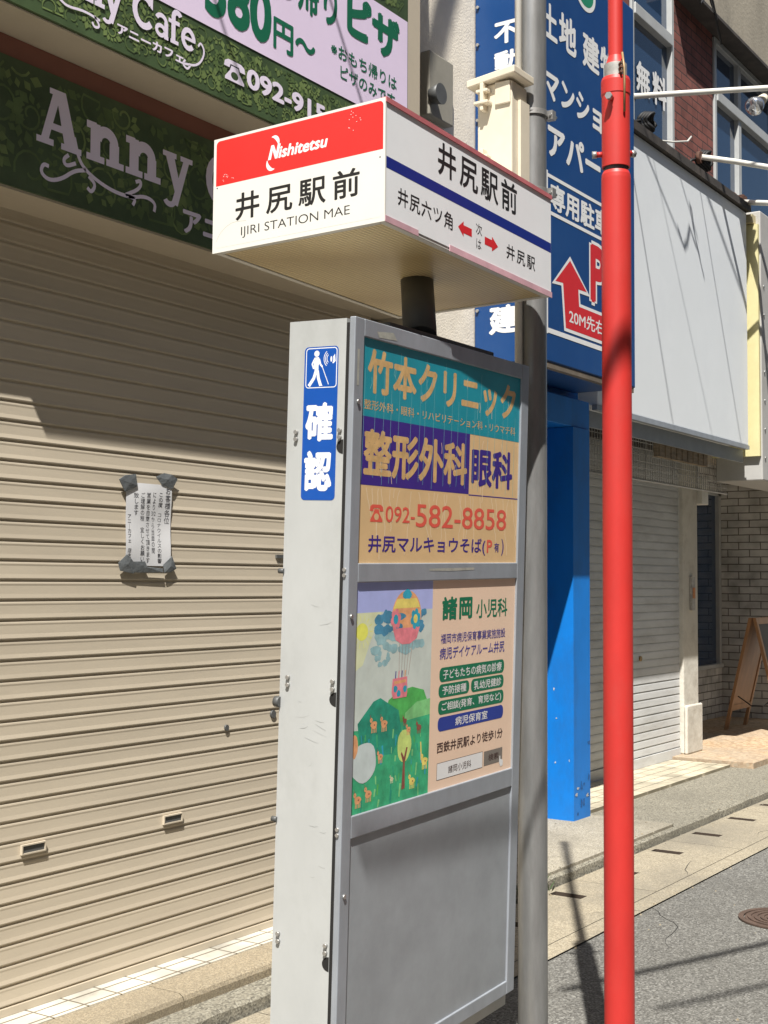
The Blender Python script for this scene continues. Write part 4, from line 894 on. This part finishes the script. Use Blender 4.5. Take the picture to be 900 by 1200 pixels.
# name panel (narrow end)
b = MB(); NL = lambda u, v, h: SG((.0005-h, -u, v))
P = Print(b, NL); ua, ub = -DS-.004, .004
b.box(-.0015, -.003, .0, .004, DS+.003, HS+.001, M_sw, SG)
P = Print(b, lambda u, v, h: SG((-.0017-h, -u, v)))
P.rrect(-DS+.006, .0125, -.003, HS-.006, .012, M_sw, .5)
rr = .012; pts = [(-DS+.006, .1853), (-.003, .1853)]
for cx, cy, a in ((-.003-rr, HS-.006-rr, 0), (-DS+.006+rr, HS-.006-rr, 90)):
    for k in range(7): tt = R(a+15*k); pts.append((cx+rr*math.cos(tt), cy+rr*math.sin(tt)))
P.poly(pts, ink('name_red', (.74, .025, .022), .35), 1)
M_ink = ink('black', (.012, .011, .010))
P.text('井尻駅前', -.4811, .0780, -.0736, .1535, M_ink, .016, space=1.38, lay=2); P.text('IJIRI STATION MAE', -.4604, .0275, -.1035, .0590, M_ink, -.004, lay=2)
P.text('ishitetsu', -.3362, .2245, -.1747, .2575, W, .03, shear=.22, lay=2)
P.poly([(-.3715, .2255), (-.3615, .2255), (-.3555, .2495), (-.3475, .2255), (-.3395, .2255), (-.3285, .2640), (-.3385, .2640), (-.3435, .2430), (-.3515, .2640), (-.3605, .2640)], W, 2)
P.arc(-.3555, .264, .0195, .0225, 100, -12, .011, W, 2.4, taper=True); P.arc(-.3545, .2205, .0195, .0225, 170, 285, .011, W, 2.4, taper=True)
P.ribbon([(-.548, .030), (-.535, .053), (-.51, .070), (-.4869, .0774), (-.4433, .0738)], .0009, ink('hairline_crack', (.4, .38, .34)), 2, smooth=2)
for u, v in ((-.012, .166), (-.547, .180)): P.ell(u, v, .0022, .0022, M_ink, 2, 10)
q = random.Random(8)
for k in range(12): P.ell(-.09+q.uniform(-.02, .02), .285+q.uniform(-.04, .02), .0012, .001, W, 2, 6); P.ell(-.51+q.uniform(-.02, .02), .205+q.uniform(-.01, .01), .0011, .001, W, 2, 6)
b.build('name_panel', box_)
# route panel (long side)
b = MB(); b.box(.003, -.0018, .010, WS+.002, .003, HS-.004, M_sw2, SG); P = Print(b, lambda u, v, h: SG((u, -.002-h, v)))
M_bar = ink('route_blue', (.006, .02, .20), .4); M_pinkt = mat('faded_pink_tape', (.60, .36, .40), .5, var=.25, scale=9); M_redt = mat('faded_red_tape', (.48, .14, .15), .5, var=.2, scale=12)
P.rect(.003, .1394, WS+.001, .1693, M_bar, 1)
P.text('井尻駅前', .2542, .1960, .7041, .2885, M_ink, .016, space=1.25, lay=2); P.text('井尻六ツ角', .0592, .0585, .3323, .1051, M_ink, .008, space=1.1, lay=2); P.text('井尻駅', .6389, .0562, .82, .100, M_ink, .008, space=1.3, lay=2)
P.text('次', .460, .0836, .4946, .1153, M_ink, -.002, lay=2); P.text('は', .462, .0433, .490, .0714, M_ink, -.002, lay=2)
for tip, tail, cyy, hl in ((.3616, .4368, .079, .030), (.5877, .5097, .0765, -.036)):
    P.poly([(tip, cyy), (tip+hl, cyy+.0215), (tip+hl, cyy+.011), (tail, cyy+.011), (tail, cyy-.011), (tip+hl, cyy-.011), (tip+hl, cyy-.0215)], M_red, 2)
b.build('route_panel', box_)
b = MB()
b.box(.0, -.006, HS-.010, WS+.003, .012, HS+.003, M_redt, SG); b.box(.0, -.0045, .0, .1554, -.002, .0155, M_pinkt, SG); b.box(.3155, -.0045, -.001, WS+.004, -.002, .016, M_pinkt, SG); b.build('edge_tape', box_)

# weed at the gutter edge
t = MB(); M_weed = mat('weed_green', (.05, .10, .03), .6, var=.4, scale=30); q = random.Random(3)
for k in range(70):
    x, y = 5.68+q.gauss(0, .06), 2.985+q.gauss(0, .03); a = q.uniform(0, 6.28); l = q.uniform(.03, .08); zz = .02
    d = Vector((math.cos(a)*l*.7, math.sin(a)*l*.7, l)); s_ = Vector((-math.sin(a), math.cos(a), 0))*.006
    p0 = Vector((x, y, zz)); t.add([p0-s_*.4, p0+d*.5-s_, p0+d, p0+d*.5+s_], [(0, 1, 2, 3)], M_weed)
o = t.build('weed', None, (5.68, 2.985, .0), label='small green weed tuft growing at the gutter edge behind the grey pole', category='weed')

# ------------------------------------------------------------------ lamp arms, coils and cables
arm('cream pipe arm carrying a silver bulb, highest of the arms over the blank sign', [(9.364, 4.0, 5.249), (9.75, 3.60, 5.323), (10.142, 3.2, 5.397), (10.45, 2.9, 5.45)], .022, ((10.25, 3.265, 5.365), (-.18, .03, -.125)))
arm('bare cream pipe arm starting beside the lower black cable coil', [(9.80, 3.62, 4.826), (9.95, 3.41, 4.795), (10.12, 3.2, 4.759), (10.4, 2.85, 4.70)], .022)
arm('bare cream pipe arm just above the pale yellow edged sign', [(10.697, 3.60, 4.685), (10.56, 3.45, 4.625), (10.43, 3.3, 4.565), (10.1, 2.93, 4.415)], .022)
def coil(label, c, r):
    t = MB(); c = Vector(c)
    for k in range(4):
        rr = r*(1-.06*k); pts = [c+Vector((rr*math.cos(a/16*2*math.pi), -.02*k+.02*math.sin(a), rr*math.sin(a/16*2*math.pi))) for a in range(17)]
        t.tube(pts, .011, M_wire, 6, caps=False)
    t.tube([c+Vector((-r, 0, 0)), c+Vector((-r*1.8, .02, -.02)), c+Vector((-r*2.4, .02, -.05))], .012, M_wire, 6)
    t.build('cable_coil', None, tuple(c), label=label, category='cable', group='black cable coils')
coil('coiled black cable on the ledge just right of the red pole', (8.668, 3.62, 4.756), .075)
coil('coiled black cable lying against the brown brick bottom edge', (9.907, 3.66, 4.822), .085)
t = MB(); t.tube([(8.53, 3.54, 4.60), (8.75, 3.53, 4.64), (8.97, 3.53, 4.694), (9.4, 3.58, 4.83), (9.795, 3.7, 5.002)], .007, M_whitepl, 6); t.build('cable', None, (9, 3.5, 4.6), label='thin white cable looping over the dark ledge under the brown brick', category='cable')
def wire(S1, t1, S2, t2, r, sag=.0):
    A = Vector(S1)-SUN*t1; B = Vector(S2)-SUN*t2
    b = MB(); b.tube([A.lerp(B, k/12)+Vector((0, 0, -sag*math.sin(math.pi*k/12))) for k in range(13)], r, M_wire, 6)
    b.build('overhead_cable', None, tuple(A), label='black overhead cable strung above the street out of the picture', category='cable', group='overhead cables')
YP = 3.55
wire((8.2, YP, 4.52), 1.0, (9.0, YP, 2.64), 2.4, .007); wire((8.492, YP, 4.5247), 1.0, (9.24, YP, 3.98), 1.5, .006)
wire((9.09, YP, 4.5724), 1.0, (9.5217, YP, 4.108), 1.5, .005); wire((9.54, YP, 4.57), .9, (10.4584, YP, 2.6483), 2.4, .007)
wire((8.62, YP, 4.55), 1.6, (9.8, YP, 2.638), 2.5, .004)
b = MB(); b.tube([Vector(p_)-SUN*.9 for p_ in ((9.12, YP, 4.10), (9.237, YP, 3.98), (9.30, YP, 4.03), (9.355, YP, 4.157), (9.46, YP, 4.06), (9.558, YP, 3.985), (9.46, YP, 4.12), (9.40, YP, 4.30), (9.358, YP, 4.33), (9.42, YP, 4.18), (9.52, YP, 4.02), (9.645, YP, 3.84))], .008, M_wire, 6)
b.build('overhead_cable', None, (8.5, 3.1, 5.5), label='black overhead cable strung above the street out of the picture', category='cable', group='overhead cables')
wire((3.24, 3.08, 3.9), 1.3, (3.66, 3.08, 3.18), 1.6, .008); wire((3.87, 3.08, 4.2), 1.3, (4.52, 3.08, 3.19), 1.6, .008)
wire((9.63, YP, 4.573), 1.6, (10.65, YP, 3.78), 2.2, .012)
wire((4.5, 2.216, 0), 3.6, (7.2, 1.165, 0), 3.6, .024, .0); wire((4.5, 1.845, 0), 3.9, (7.2, .765, 0), 3.9, .018, .1)
wire((2.80, 1.944, .765), 1.8, (3.9, 1.97, .782), 1.8, .008)
wire((5.73, 3.618, 4.0), 2.0, (6.06, 3.618, 4.9), 2.0, .035)
